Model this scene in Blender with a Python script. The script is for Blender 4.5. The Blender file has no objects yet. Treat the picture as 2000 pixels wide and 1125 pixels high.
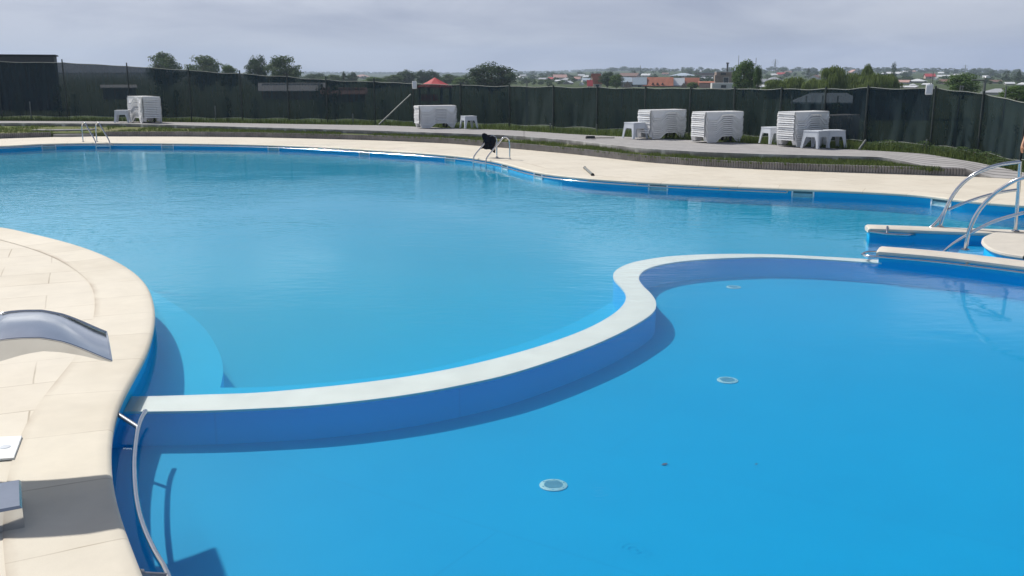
import bpy, bmesh, math, random
from math import radians, sin, cos, tan, atan, atan2, pi, sqrt
from mathutils import Vector, Matrix, noise as mnoise
from mathutils.geometry import tessellate_polygon

random.seed(7)
C = bpy.context.scene.collection
scene = bpy.context.scene

# ------------------------------------------------------------------ camera
EYE = 2.55
FPX = 1850.0                                  # focal length in pixels of the 2000 px wide photograph
PITCH = atan((562.5 - 146.0) / FPX)
cam_d = bpy.data.cameras.new('camera')
cam_d.sensor_width = 36.0
cam_d.lens = 36.0 * FPX / 2000.0
cam_d.clip_start = 0.1
cam_d.clip_end = 20000
cam = bpy.data.objects.new('camera', cam_d)
C.objects.link(cam)
cam.location = (0, 0, EYE)
cam.rotation_euler = (pi / 2 - PITCH, 0, 0)
scene.camera = cam

# ------------------------------------------------------------------ world and sun
SUN_EL = radians(48)
SUN_H = Vector((-0.78, 0.626, 0)).normalized()            # horizontal direction towards the sun
SUN_TO = Vector((SUN_H.x * cos(SUN_EL), SUN_H.y * cos(SUN_EL), sin(SUN_EL)))
w = bpy.data.worlds.new('World')
scene.world = w
w.use_nodes = True
nt = w.node_tree
nt.nodes.clear()
N = nt.nodes.new
sky = N('ShaderNodeTexSky')
sky.sky_type = 'NISHITA'
sky.sun_disc = False
sky.sun_elevation = SUN_EL
sky.sun_rotation = atan2(SUN_H.x, SUN_H.y)
sky.air_density = 1.0
sky.dust_density = 2.0
sky.ozone_density = 1.5
SKY_K = 0.07
tc = N('ShaderNodeTexCoord')
sep = N('ShaderNodeSeparateXYZ')
nt.links.new(tc.outputs['Generated'], sep.inputs[0])
mx = N('ShaderNodeMath'); mx.operation = 'MAXIMUM'; mx.inputs[1].default_value = 0.0
nt.links.new(sep.outputs['Z'], mx.inputs[0])
ad = N('ShaderNodeMath'); ad.operation = 'ADD'; ad.inputs[1].default_value = 0.20
nt.links.new(mx.outputs[0], ad.inputs[0])
dx = N('ShaderNodeMath'); dx.operation = 'DIVIDE'
dy = N('ShaderNodeMath'); dy.operation = 'DIVIDE'
nt.links.new(sep.outputs['X'], dx.inputs[0]); nt.links.new(ad.outputs[0], dx.inputs[1])
nt.links.new(sep.outputs['Y'], dy.inputs[0]); nt.links.new(ad.outputs[0], dy.inputs[1])
cmb = N('ShaderNodeCombineXYZ')
nt.links.new(dx.outputs[0], cmb.inputs[0]); nt.links.new(dy.outputs[0], cmb.inputs[1])
nz = N('ShaderNodeTexNoise')
nz.inputs['Scale'].default_value = 0.9
nz.inputs['Detail'].default_value = 7
nz.inputs['Roughness'].default_value = 0.55
nz.inputs['Distortion'].default_value = 0.5
nt.links.new(cmb.outputs[0], nz.inputs['Vector'])
cr = N('ShaderNodeValToRGB')
cr.color_ramp.elements[0].position = 0.40; cr.color_ramp.elements[0].color = (0.37, 0.41, 0.55, 1)
cr.color_ramp.elements[1].position = 0.62; cr.color_ramp.elements[1].color = (0.60, 0.635, 0.75, 1)
nt.links.new(nz.outputs['Fac'], cr.inputs[0])
# cloud cover: a veil that is closed low over the land and opens overhead
veil = N('ShaderNodeMapRange')
veil.inputs['From Min'].default_value = 0.09; veil.inputs['From Max'].default_value = 0.30
veil.inputs['To Min'].default_value = 0.9; veil.inputs['To Max'].default_value = 0.14
nt.links.new(sep.outputs['Z'], veil.inputs['Value'])
sk = N('ShaderNodeVectorMath'); sk.operation = 'SCALE'; sk.inputs['Scale'].default_value = SKY_K
nt.links.new(sky.outputs[0], sk.inputs[0])
mixw = N('ShaderNodeMix'); mixw.data_type = 'RGBA'
nt.links.new(veil.outputs[0], mixw.inputs['Factor'])
nt.links.new(sk.outputs[0], mixw.inputs['A'])
nt.links.new(cr.outputs[0], mixw.inputs['B'])
nz2 = N('ShaderNodeTexNoise')
nz2.inputs['Scale'].default_value = 1.1
nz2.inputs['Detail'].default_value = 6
nz2.inputs['Roughness'].default_value = 0.5
nt.links.new(cmb.outputs[0], nz2.inputs['Vector'])
puff = N('ShaderNodeMapRange'); puff.interpolation_type = 'SMOOTHSTEP'
puff.inputs['From Min'].default_value = 0.47; puff.inputs['From Max'].default_value = 0.62
nt.links.new(nz2.outputs['Fac'], puff.inputs['Value'])
hgt = N('ShaderNodeMapRange'); hgt.interpolation_type = 'SMOOTHSTEP'
hgt.inputs['From Min'].default_value = 0.04; hgt.inputs['From Max'].default_value = 0.15
hgt.inputs['To Max'].default_value = 0.75
nt.links.new(sep.outputs['Z'], hgt.inputs['Value'])
pm = N('ShaderNodeMath'); pm.operation = 'MULTIPLY'
nt.links.new(puff.outputs[0], pm.inputs[0]); nt.links.new(hgt.outputs[0], pm.inputs[1])
belt = N('ShaderNodeMapRange'); belt.interpolation_type = 'SMOOTHSTEP'
belt.inputs['From Min'].default_value = 0.17; belt.inputs['From Max'].default_value = 0.28
belt.inputs['To Min'].default_value = 1.0; belt.inputs['To Max'].default_value = 0.0
nt.links.new(sep.outputs['Z'], belt.inputs['Value'])
pm2 = N('ShaderNodeMath'); pm2.operation = 'MULTIPLY'
nt.links.new(pm.outputs[0], pm2.inputs[0]); nt.links.new(belt.outputs[0], pm2.inputs[1])
mix2 = N('ShaderNodeMix'); mix2.data_type = 'RGBA'
nt.links.new(pm2.outputs[0], mix2.inputs['Factor'])
nt.links.new(mixw.outputs['Result'], mix2.inputs['A'])
mix2.inputs['B'].default_value = (1.25, 1.27, 1.30, 1)
bg = N('ShaderNodeBackground')
bg.inputs['Strength'].default_value = 1.0
wo = N('ShaderNodeOutputWorld')
nt.links.new(mix2.outputs['Result'], bg.inputs[0])
nt.links.new(bg.outputs[0], wo.inputs[0])

sd = bpy.data.lights.new('sun', 'SUN')
sd.energy = 4.3
sd.angle = radians(1.1)
sd.color = (1.0, 0.955, 0.88)
sun = bpy.data.objects.new('sun', sd)
C.objects.link(sun)
sun.rotation_euler = SUN_TO.to_track_quat('Z', 'Y').to_euler()
sun.location = (-60, 40, 80)

scene.view_settings.view_transform = 'Standard'
scene.view_settings.look = 'None'
scene.view_settings.exposure = 0.0
scene.view_settings.gamma = 1.0
scene.cycles.max_bounces = 8
scene.cycles.volume_bounces = 3
scene.cycles.transparent_max_bounces = 24
scene.cycles.sample_clamp_indirect = 4.0

# ------------------------------------------------------------------ pixel of the photograph -> point of the place
_f = Vector((0, cos(PITCH), -sin(PITCH)))
_u = Vector((0, sin(PITCH), cos(PITCH)))
_o = Vector((0, 0, EYE))

def ray(px, py):
    return _f + Vector((1, 0, 0)) * ((px - 1000) / FPX) + _u * ((562.5 - py) / FPX)

def P(px, py, z=0.0):
    d = ray(px, py)
    return _o + d * ((z - EYE) / d.z)

def PY(px, py, dist):
    d = ray(px, py)
    return _o + d * (dist / d.y)

def PV(px, py, p0, dirxy):
    """Meets the vertical plane through p0 that runs along dirxy."""
    n = Vector((-dirxy[1], dirxy[0], 0))
    d = ray(px, py)
    return _o + d * ((Vector(p0) - _o).dot(n) / d.dot(n))

def lerp_table(tab, x):
    if x <= tab[0][0]:
        return tab[0][1]
    for (a, b), (c, d) in zip(tab, tab[1:]):
        if x <= c:
            return b + (d - b) * (x - a) / (c - a)
    return tab[-1][1]

# ------------------------------------------------------------------ object helpers
def tag(o, label=None, cat=None, group=None, kind=None):
    if label: o['label'] = label
    if cat: o['category'] = cat
    if group: o['group'] = group
    if kind: o['kind'] = kind
    return o

def empty(name, loc, rz=0.0):
    o = bpy.data.objects.new(name, None)
    o.empty_display_size = 0.2
    C.objects.link(o)
    o.location = loc
    o.rotation_euler = (0, 0, rz)
    return o

KIDS = {}
def adopt(o, parent):
    o.parent = parent
    KIDS.setdefault(parent.name, []).append(o)

def copy_tree(o, parent=None):
    c = o.copy()
    C.objects.link(c)
    if parent is not None:
        c.parent = parent
        KIDS.setdefault(parent.name, []).append(c)
    for ch in list(KIDS.get(o.name, [])):
        copy_tree(ch, c)
    return c

class MB:
    def __init__(s):
        s.v = []; s.f = []; s.uv = []; s.mi = []

    def add(s, vs, fs, uvs=None, mi=0):
        b = len(s.v)
        s.v += [tuple(p) for p in vs]
        for i, f in enumerate(fs):
            s.f.append(tuple(b + k for k in f))
            s.uv.append([uvs[k] for k in f] if uvs else None)
            s.mi.append(mi)

    def box(s, c, size, rz=0.0, mi=0, taper=1.0, M=None):
        x, y, z = (k / 2 for k in size)
        vs = []
        for dz, t in ((-z, 1.0), (z, taper)):
            for dx_, dy_ in ((-x, -y), (x, -y), (x, y), (-x, y)):
                p = Vector((dx_ * t, dy_ * t, dz))
                if rz: p.rotate(Matrix.Rotation(rz, 3, 'Z'))
                if M: p = M @ p
                vs.append(p + Vector(c))
        s.add(vs, [(0, 3, 2, 1), (4, 5, 6, 7), (0, 1, 5, 4), (1, 2, 6, 5), (2, 3, 7, 6), (3, 0, 4, 7)], mi=mi)

    def tube(s, path, r, n=8, caps=True, mi=0, closed=False):
        path = [Vector(p) for p in path]
        m = len(path)
        rs = r if isinstance(r, (list, tuple)) else [r] * m
        ts = []
        for i in range(m):
            a = path[(i - 1) % m] if (closed or i) else path[0]
            b = path[(i + 1) % m] if (closed or i < m - 1) else path[-1]
            ts.append((b - a).normalized())
        ref = Vector((0, 0, 1)) if abs(ts[0].z) < 0.9 else Vector((1, 0, 0))
        nrm = (ref - ts[0] * ref.dot(ts[0])).normalized()
        vs = []
        for i in range(m):
            nrm = (nrm - ts[i] * nrm.dot(ts[i])).normalized()
            bi = ts[i].cross(nrm)
            for k in range(n):
                a = 2 * pi * k / n
                vs.append(path[i] + (nrm * cos(a) + bi * sin(a)) * rs[i])
        fs = []
        for i in range(m if closed else m - 1):
            j = (i + 1) % m
            for k in range(n):
                l = (k + 1) % n
                fs.append((i * n + k, i * n + l, j * n + l, j * n + k))
        if caps and not closed:
            fs.append(tuple(range(n))[::-1]); fs.append(tuple((m - 1) * n + k for k in range(n)))
        s.add(vs, fs, mi=mi)

    def lathe(s, prof, n=16, c=(0, 0, 0), mi=0):
        vs = []
        for r, z in prof:
            for k in range(n):
                a = 2 * pi * k / n
                vs.append((c[0] + r * cos(a), c[1] + r * sin(a), c[2] + z))
        fs = []
        for i in range(len(prof) - 1):
            for k in range(n):
                l = (k + 1) % n
                fs.append((i * n + k, i * n + l, (i + 1) * n + l, (i + 1) * n + k))
        fs.append(tuple(range(n))[::-1])
        fs.append(tuple((len(prof) - 1) * n + k for k in range(n)))
        s.add(vs, fs, mi=mi)

    def strip(s, rows, uvs=None, closed=False, mi=0):
        """rows: polylines of equal length, each the next row of a sheet."""
        m = len(rows[0])
        vs = [p for row in rows for p in row]
        uv = [q for row in uvs for q in row] if uvs else None
        fs = []
        for i in range(len(rows) - 1):
            for k in range(m if closed else m - 1):
                l = (k + 1) % m
                fs.append((i * m + k, i * m + l, (i + 1) * m + l, (i + 1) * m + k))
        s.add(vs, fs, uv, mi)

    def poly(s, loop, holes=(), mi=0):
        loops = [[Vector(p) for p in loop]] + [[Vector(p) for p in h] for h in holes]
        flat = [p for l in loops for p in l]
        fs = []
        for t in tessellate_polygon(loops):
            a, b, c = (flat[k] for k in t)
            fs.append(t if (b - a).cross(c - a).z > 0 else t[::-1])
        s.add(flat, fs, mi=mi)

    def build(s, name, mats, parent=None, world=False, smooth=None, flip=False):
        me = bpy.data.meshes.new(name)
        off = Vector((0, 0, 0))
        if world and parent is not None:
            r = parent
            while r.parent: r = r.parent
            off = Vector(r.location)
        me.from_pydata([tuple(Vector(p) - off) for p in s.v], [], s.f)
        if any(u is not None for u in s.uv):
            lay = me.uv_layers.new(name='UVMap')
            i = 0
            for u, f in zip(s.uv, s.f):
                for k in range(len(f)):
                    lay.data[i].uv = u[k] if u else (0, 0)
                    i += 1
        if not isinstance(mats, (list, tuple)): mats = [mats]
        for m in mats: me.materials.append(m)
        me.polygons.foreach_set('material_index', s.mi)
        if smooth is not None:
            me.polygons.foreach_set('use_smooth', [True] * len(me.polygons))
            me.set_sharp_from_angle(angle=radians(smooth))
        me.update()
        o = bpy.data.objects.new(name, me)
        C.objects.link(o)
        if parent is not None: adopt(o, parent)
        return o

def fix_normals(o):
    bm = bmesh.new(); bm.from_mesh(o.data)
    bmesh.ops.recalc_face_normals(bm, faces=bm.faces)
    bm.to_mesh(o.data); bm.free()

def catmull(pts, step, closed=False):
    pts = [Vector(p) for p in pts]
    n = len(pts)
    out = []
    for i in range(n if closed else n - 1):
        p1, p2 = pts[i], pts[(i + 1) % n]
        p0 = pts[(i - 1) % n] if (closed or i) else p1 * 2 - p2
        p3 = pts[(i + 2) % n] if (closed or i < n - 2) else p2 * 2 - p1
        k = max(1, int((p2 - p1).length / step))
        for j in range(k):
            t = j / k
            out.append(0.5 * ((2 * p1) + (p2 - p0) * t + (2 * p0 - 5 * p1 + 4 * p2 - p3) * t * t + (3 * p1 - p0 - 3 * p2 + p3) * t ** 3))
    if not closed: out.append(pts[-1])
    return out

def smooth_path(pts, passes, closed=False):
    n = len(pts)
    for _ in range(passes):
        q = []
        for i in range(n):
            if not closed and i in (0, n - 1):
                q.append(pts[i]); continue
            q.append(pts[i] * 0.5 + pts[(i - 1) % n] * 0.25 + pts[(i + 1) % n] * 0.25)
        pts = q
    return pts

def normals2d(pts, closed=False):
    """Unit normals to the left of the direction of travel."""
    n = len(pts); out = []
    for i in range(n):
        a = pts[(i - 1) % n] if (closed or i) else pts[0]
        b = pts[(i + 1) % n] if (closed or i < n - 1) else pts[-1]
        t = (b - a); t.z = 0; t.normalize()
        out.append(Vector((-t.y, t.x, 0)))
    return out

def arclen(pts):
    s = [0.0]
    for a, b in zip(pts, pts[1:]): s.append(s[-1] + (b - a).length)
    return s

# ------------------------------------------------------------------ materials
def new_mat(name):
    m = bpy.data.materials.new(name)
    m.use_nodes = True
    n = m.node_tree
    return m, n, n.nodes['Principled BSDF']

def link(n, a, b): n.links.new(a, b)

def noise_node(n, scale, detail=4, rough=0.55, vec=None):
    t = n.nodes.new('ShaderNodeTexNoise')
    t.inputs['Scale'].default_value = scale
    t.inputs['Detail'].default_value = detail
    t.inputs['Roughness'].default_value = rough
    if vec is not None: link(n, vec, t.inputs['Vector'])
    return t

def ramp(n, fac, stops):
    r = n.nodes.new('ShaderNodeValToRGB')
    el = r.color_ramp.elements
    while len(el) < len(stops): el.new(0.5)
    for e, (p, c) in zip(el, stops):
        e.position = p
        e.color = tuple(c) + (1,) if len(c) == 3 else c
    link(n, fac, r.inputs[0])
    return r

def mixc(n, fac, a, b, mode='MIX'):
    m = n.nodes.new('ShaderNodeMix'); m.data_type = 'RGBA'; m.blend_type = mode
    for sock, v in ((m.inputs['Factor'], fac), (m.inputs['A'], a), (m.inputs['B'], b)):
        if hasattr(v, 'is_linked') or hasattr(v, 'links'): link(n, v, sock)
        elif isinstance(v, (int, float)): sock.default_value = v
        else: sock.default_value = tuple(v) + (1,) if len(v) == 3 else v
    return m.outputs['Result']

def math_node(n, op, a, b=None):
    m = n.nodes.new('ShaderNodeMath'); m.operation = op
    for i, v in enumerate((a, b)):
        if v is None: continue
        if isinstance(v, (int, float)): m.inputs[i].default_value = v
        else: link(n, v, m.inputs[i])
    return m.outputs[0]

def obj_vec(n):
    return n.nodes.new('ShaderNodeTexCoord').outputs['Object']

def geo_pos(n):
    return n.nodes.new('ShaderNodeNewGeometry').outputs['Position']

def bump(n, b, height, strength, dist):
    k = n.nodes.new('ShaderNodeBump')
    k.inputs['Strength'].default_value = strength
    k.inputs['Distance'].default_value = dist
    link(n, height, k.inputs['Height'])
    link(n, k.outputs[0], b.inputs['Normal'])

def plain(name, col, rough=0.6, metal=0.0, var=0.12, scale=6.0, spec=0.5, bmp=0.0, rnd=0.0):
    """A surface with a little wear: the colour wanders by var around col."""
    m, n, b = new_mat(name)
    t = noise_node(n, scale, 6, 0.6, obj_vec(n))
    lo = [max(0, c * (1 - var)) for c in col]; hi = [min(1, c * (1 + var)) for c in col]
    r = ramp(n, t.outputs['Fac'], [(0.3, lo), (0.7, hi)])
    out = r.outputs[0]
    if rnd:
        oi = n.nodes.new('ShaderNodeObjectInfo')
        hs = n.nodes.new('ShaderNodeHueSaturation')
        mr = n.nodes.new('ShaderNodeMapRange')
        mr.inputs['To Min'].default_value = 1 - rnd; mr.inputs['To Max'].default_value = 1 + rnd
        link(n, oi.outputs['Random'], mr.inputs['Value'])
        link(n, mr.outputs[0], hs.inputs['Value'])
        link(n, out, hs.inputs['Color'])
        out = hs.outputs[0]
    link(n, out, b.inputs['Base Color'])
    b.inputs['Roughness'].default_value = rough
    b.inputs['Metallic'].default_value = metal
    b.inputs['Specular IOR Level'].default_value = spec
    if bmp: bump(n, b, t.outputs['Fac'], bmp, 0.02)
    return m

M = {}
M['steel_satin'] = plain('satin_steel', (0.30, 0.31, 0.33), 0.5, 0.8, 0.1, 9)
M['steel'] = plain('stainless_steel', (0.62, 0.63, 0.65), 0.11, 1.0, 0.06, 9)
M['steel_sheet'] = plain('brushed_sheet_steel', (0.66, 0.68, 0.71), 0.09, 1.0, 0.05, 5)
M['plastic'] = plain('white_plastic', (0.86, 0.865, 0.87), 0.42, 0, 0.06, 3, 0.4, rnd=0.05)
M['plastic_cool'] = plain('pale_grey_plastic', (0.60, 0.64, 0.70), 0.45, 0, 0.06, 3, 0.4)
M['rubber'] = plain('dark_rubber', (0.03, 0.03, 0.033), 0.8)
M['white_paint'] = plain('white_fitting', (0.82, 0.85, 0.86), 0.45)
M['teal_flap'] = plain('teal_flap', (0.24, 0.46, 0.54), 0.45)
M['teal_slot'] = plain('teal_slot', (0.05, 0.13, 0.17), 0.6)
M['post'] = plain('post_metal', (0.045, 0.058, 0.056), 0.6, 0.3, 0.25, 8)
M['post_pale'] = plain('galvanised_post', (0.20, 0.215, 0.21), 0.55, 0.4, 0.2, 8)
M['rope'] = plain('pale_cord', (0.34, 0.36, 0.33), 0.8)
M['concrete'] = plain('grey_concrete', (0.30, 0.295, 0.29), 0.9, 0, 0.22, 3, 0.3, 0.3)
M['concrete_dark'] = plain('weathered_concrete', (0.225, 0.215, 0.212), 0.92, 0, 0.28, 2.2, 0.3, 0.4)
M['towel'] = plain('black_cloth', (0.012, 0.013, 0.018), 0.95, 0, 0.4, 14, 0.1)
M['skin'] = plain('skin', (0.50, 0.27, 0.17), 0.55, 0, 0.08, 9, 0.4)
M['trunks'] = plain('swim_trunks', (0.05, 0.13, 0.20), 0.85, 0, 0.2, 20)
M['hair'] = plain('dark_hair', (0.025, 0.018, 0.013), 0.7)
M['bark'] = plain('bark', (0.10, 0.075, 0.055), 0.95, 0, 0.3, 5)
M['divider'] = plain('pale_wall_top', (0.68, 0.675, 0.65), 0.6, 0, 0.06, 3)
M['drain'] = plain('drain_plastic', (0.34, 0.56, 0.58), 0.5, 0, 0.08, 20)
M['drain_slot'] = plain('drain_slots', (0.20, 0.42, 0.50), 0.6)

def liner(name, col, dark):
    m, n, b = new_mat(name)
    v = geo_pos(n)
    a = noise_node(n, 90, 3, 0.7, v)
    c = noise_node(n, 1.1, 5, 0.6, v)
    f = math_node(n, 'ADD', math_node(n, 'MULTIPLY', a.outputs['Fac'], 0.55), math_node(n, 'MULTIPLY', c.outputs['Fac'], 0.45))
    r = ramp(n, f, [(0.32, dark), (0.68, col)])
    br = n.nodes.new('ShaderNodeTexBrick'); br.offset = 0.37
    br.inputs['Color1'].default_value = (1, 1, 1, 1); br.inputs['Color2'].default_value = (0.97, 0.985, 0.99, 1); br.inputs['Mortar'].default_value = (0.86, 0.90, 0.92, 1)
    br.inputs['Scale'].default_value = 1.0; br.inputs['Brick Width'].default_value = 9.0; br.inputs['Row Height'].default_value = 1.65; br.inputs['Mortar Size'].default_value = 0.009; br.inputs['Mortar Smooth'].default_value = 0.6
    mp = n.nodes.new('ShaderNodeMapping'); mp.inputs['Rotation'].default_value = (0, 0, radians(33)); link(n, v, mp.inputs['Vector']); link(n, mp.outputs[0], br.inputs['Vector'])
    col = mixc(n, 1.0, r.outputs[0], br.outputs['Color'], 'MULTIPLY')
    sp = ramp(n, noise_node(n, 11, 2, 0.5, v).outputs['Fac'], [(0.75, (0, 0, 0)), (0.79, (1, 1, 1))]).outputs[0]
    col = mixc(n, math_node(n, 'MULTIPLY', sp, 0.22), col, [c_ * 0.5 for c_ in dark])
    link(n, col, b.inputs['Base Color'])
    b.inputs['Roughness'].default_value = 0.55
    b.inputs['Specular IOR Level'].default_value = 0.2
    return m
M['liner'] = liner('blue_pool_liner', (0.001, 0.325, 0.60), (0.001, 0.28, 0.54))
M['liner_sunlit_ledge'] = liner('sunlit_ledge_pool_liner', (0.006, 0.41, 0.66), (0.005, 0.365, 0.61))  # same liner, lightened: the sun on the ledge is put into its colour
M['liner_depth_tint'] = liner('depth_tinted_pool_liner', (0.003, 0.305, 0.49), (0.002, 0.265, 0.44))  # same liner, darker and greener: the water's depth is painted into its colour
M['liner_shade_lift'] = liner('shade_lifted_pool_liner', (0.001, 0.46, 0.82), (0.001, 0.41, 0.76))  # same liner, brightened in colour to lift the shade on upright faces

def stone(name, base, joint_mode):
    m, n, b = new_mat(name)
    v = geo_pos(n)
    big = noise_node(n, 0.35, 5, 0.6, v)
    mid = noise_node(n, 4.0, 6, 0.65, v)
    fine = noise_node(n, 60.0, 4, 0.7, v)
    lo = [c * 0.90 for c in base]; hi = [min(1, c * 1.06) for c in base]
    col = ramp(n, math_node(n, 'ADD', math_node(n, 'MULTIPLY', big.outputs['Fac'], 0.5), math_node(n, 'MULTIPLY', mid.outputs['Fac'], 0.5)), [(0.3, lo), (0.7, hi)]).outputs[0]
    # small dark specks
    sp = ramp(n, fine.outputs['Fac'], [(0.70, (0, 0, 0)), (0.80, (1, 1, 1))]).outputs[0]
    col = mixc(n, math_node(n, 'MULTIPLY', sp, 0.18), col, [c * 0.55 for c in base])
    br = n.nodes.new('ShaderNodeTexBrick')
    br.offset = 0.5
    br.inputs['Color1'].default_value = (1.0, 1.0, 1.0, 1)
    br.inputs['Color2'].default_value = (0.90, 0.885, 0.86, 1)
    br.inputs['Mortar Smooth'].default_value = 0.4
    br.inputs['Mortar'].default_value = (0.52, 0.46, 0.39, 1)
    br.inputs['Bias'].default_value = 0.0
    br.inputs['Scale'].default_value = 1.0
    mp = n.nodes.new('ShaderNodeMapping')
    if joint_mode == 'uv':
        uvn = n.nodes.new('ShaderNodeTexCoord')
        link(n, uvn.outputs['UV'], mp.inputs['Vector'])
        br.inputs['Brick Width'].default_value = 0.92
        br.inputs['Row Height'].default_value = 9.0
        br.inputs['Mortar Size'].default_value = 0.007
    else:
        link(n, v, mp.inputs['Vector'])
        mp.inputs['Rotation'].default_value = (0, 0, radians(-24))
        br.inputs['Brick Width'].default_value = 1.15
        br.inputs['Row Height'].default_value = 0.72
        br.inputs['Mortar Size'].default_value = 0.008
    wob = noise_node(n, 1.3, 2, 0.5, v)
    vm = n.nodes.new('ShaderNodeVectorMath'); vm.operation = 'SCALE'; vm.inputs['Scale'].default_value = 0.03
    link(n, wob.outputs['Color'], vm.inputs[0])
    va = n.nodes.new('ShaderNodeVectorMath'); va.operation = 'ADD'
    link(n, mp.outputs[0], va.inputs[0]); link(n, vm.outputs[0], va.inputs[1])
    link(n, va.outputs[0], br.inputs['Vector'])
    # joints wear away here and there
    wear = ramp(n, noise_node(n, 0.9, 4, 0.6, v).outputs['Fac'], [(0.35, (0.12,) * 3), (0.65, (1,) * 3)]).outputs[0]
    col = mixc(n, wear, col, mixc(n, 1.0, col, br.outputs['Color'], 'MULTIPLY'))
    if joint_mode == 'uv':
        sx = n.nodes.new('ShaderNodeSeparateXYZ')
        link(n, n.nodes.new('ShaderNodeTexCoord').outputs['UV'], sx.inputs[0])
        # a rusty brown line of dirt along the back joint of the coping
        wv = math_node(n, 'ADD', sx.outputs['Y'], math_node(n, 'MULTIPLY', math_node(n, 'SUBTRACT', mid.outputs['Fac'], 0.5), 0.05))
        dirt = ramp(n, wv, [(0.0, (1, 1, 1)), (0.022, (0.55,) * 3), (0.07, (0, 0, 0))]).outputs[0]
        patch = ramp(n, noise_node(n, 0.8, 3, 0.5, v).outputs['Fac'], [(0.42, (0.1,) * 3), (0.62, (1,) * 3)]).outputs[0]
        col = mixc(n, math_node(n, 'MULTIPLY', math_node(n, 'MULTIPLY', dirt, patch), 0.75), col, (0.33, 0.24, 0.16))
    blot = noise_node(n, 0.9, 7, 0.68, v); blot.inputs['Distortion'].default_value = 0.8
    bl_ = ramp(n, blot.outputs['Fac'], [(0.50, (0, 0, 0)), (0.66, (1, 1, 1))]).outputs[0]
    col = mixc(n, math_node(n, 'MULTIPLY', bl_, 0.30), col, [base[0] * 0.80, base[1] * 0.79, base[2] * 0.77])
    link(n, col, b.inputs['Base Color'])
    b.inputs['Roughness'].default_value = 0.62
    b.inputs['Specular IOR Level'].default_value = 0.35
    bump(n, b, fine.outputs['Fac'], 0.12, 0.01)
    return m
M['deck'] = stone('deck_stone', (0.72, 0.665, 0.56), 'world')
M['coping'] = stone('coping_stone', (0.73, 0.675, 0.565), 'uv')
M['coping_plain'] = plain('coping_cast_stone', (0.62, 0.575, 0.50), 0.65, 0, 0.08, 4)

def paving():
    m, n, b = new_mat('grey_paving')
    tcn = n.nodes.new('ShaderNodeTexCoord')
    br = n.nodes.new('ShaderNodeTexBrick')
    br.inputs['Color1'].default_value = (0.42, 0.41, 0.405, 1)
    br.inputs['Color2'].default_value = (0.37, 0.36, 0.357, 1)
    br.inputs['Mortar'].default_value = (0.17, 0.163, 0.163, 1)
    br.inputs['Scale'].default_value = 1.0
    br.inputs['Brick Width'].default_value = 60.0
    br.inputs['Row Height'].default_value = 0.44
    br.inputs['Mortar Size'].default_value = 0.07
    br.inputs['Mortar Smooth'].default_value = 0.3
    link(n, tcn.outputs['UV'], br.inputs['Vector'])
    t = noise_node(n, 2.5, 6, 0.65, geo_pos(n))
    col = mixc(n, 0.6, br.outputs['Color'], ramp(n, t.outputs['Fac'], [(0.3, (0.78,) * 3), (0.7, (1.15,) * 3)]).outputs[0], 'MULTIPLY')
    link(n, col, b.inputs['Base Color'])
    b.inputs['Roughness'].default_value = 0.9
    return m
M['paving'] = paving()

def slab_edge():
    """The riser of the terrace: dark weathered slabs with a pale mortar patch every metre or so."""
    m, n, b = new_mat('terrace_edge_slabs')
    tcn = n.nodes.new('ShaderNodeTexCoord')
    br = n.nodes.new('ShaderNodeTexBrick')
    br.inputs['Color1'].default_value = (0.18, 0.17, 0.168, 1)
    br.inputs['Color2'].default_value = (0.225, 0.215, 0.21, 1)
    br.inputs['Mortar'].default_value = (0.62, 0.61, 0.59, 1)
    br.inputs['Scale'].default_value = 1.0
    br.inputs['Brick Width'].default_value = 1.0
    br.inputs['Row Height'].default_value = 5.0
    br.inputs['Mortar Size'].default_value = 0.13
    br.inputs['Mortar Smooth'].default_value = 0.7
    link(n, tcn.outputs['UV'], br.inputs['Vector'])
    t = noise_node(n, 1.2, 4, 0.6, geo_pos(n))
    f = ramp(n, t.outputs['Fac'], [(0.40, (0.15,) * 3), (0.6, (1,) * 3)]).outputs[0]
    link(n, mixc(n, f, (0.195, 0.185, 0.18), br.outputs['Color']), b.inputs['Base Color'])
    b.inputs['Roughness'].default_value = 0.9
    return m
M['slab_edge'] = slab_edge()

def net_mat():
    m, n, b = new_mat('shade_net')
    out = n.nodes['Material Output']
    tcn = n.nodes.new('ShaderNodeTexCoord')
    mp = n.nodes.new('ShaderNodeMapping'); mp.inputs['Scale'].default_value = (5.0, 0.5, 1)
    link(n, tcn.outputs['UV'], mp.inputs['Vector'])
    t = noise_node(n, 1.0, 5, 0.6, mp.outputs[0])
    t2 = noise_node(n, 0.35, 3, 0.5, tcn.outputs['UV'])
    col = ramp(n, t.outputs['Fac'], [(0.3, (0.010, 0.024, 0.031)), (0.7, (0.020, 0.041, 0.051))]).outputs[0]
    link(n, col, b.inputs['Base Color'])
    b.inputs['Roughness'].default_value = 0.8
    b.inputs['Specular IOR Level'].default_value = 0.2
    tr = n.nodes.new('ShaderNodeBsdfTransparent')
    mx_ = n.nodes.new('ShaderNodeMixShader')
    r = n.nodes.new('ShaderNodeMapRange')
    r.inputs['To Min'].default_value = 0.06; r.inputs['To Max'].default_value = 0.16
    link(n, t2.outputs['Fac'], r.inputs['Value'])
    link(n, r.outputs[0], mx_.inputs[0]); link(n, b.outputs[0], mx_.inputs[1]); link(n, tr.outputs[0], mx_.inputs[2])
    link(n, mx_.outputs[0], out.inputs['Surface'])
    return m
M['net'] = net_mat()

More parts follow.
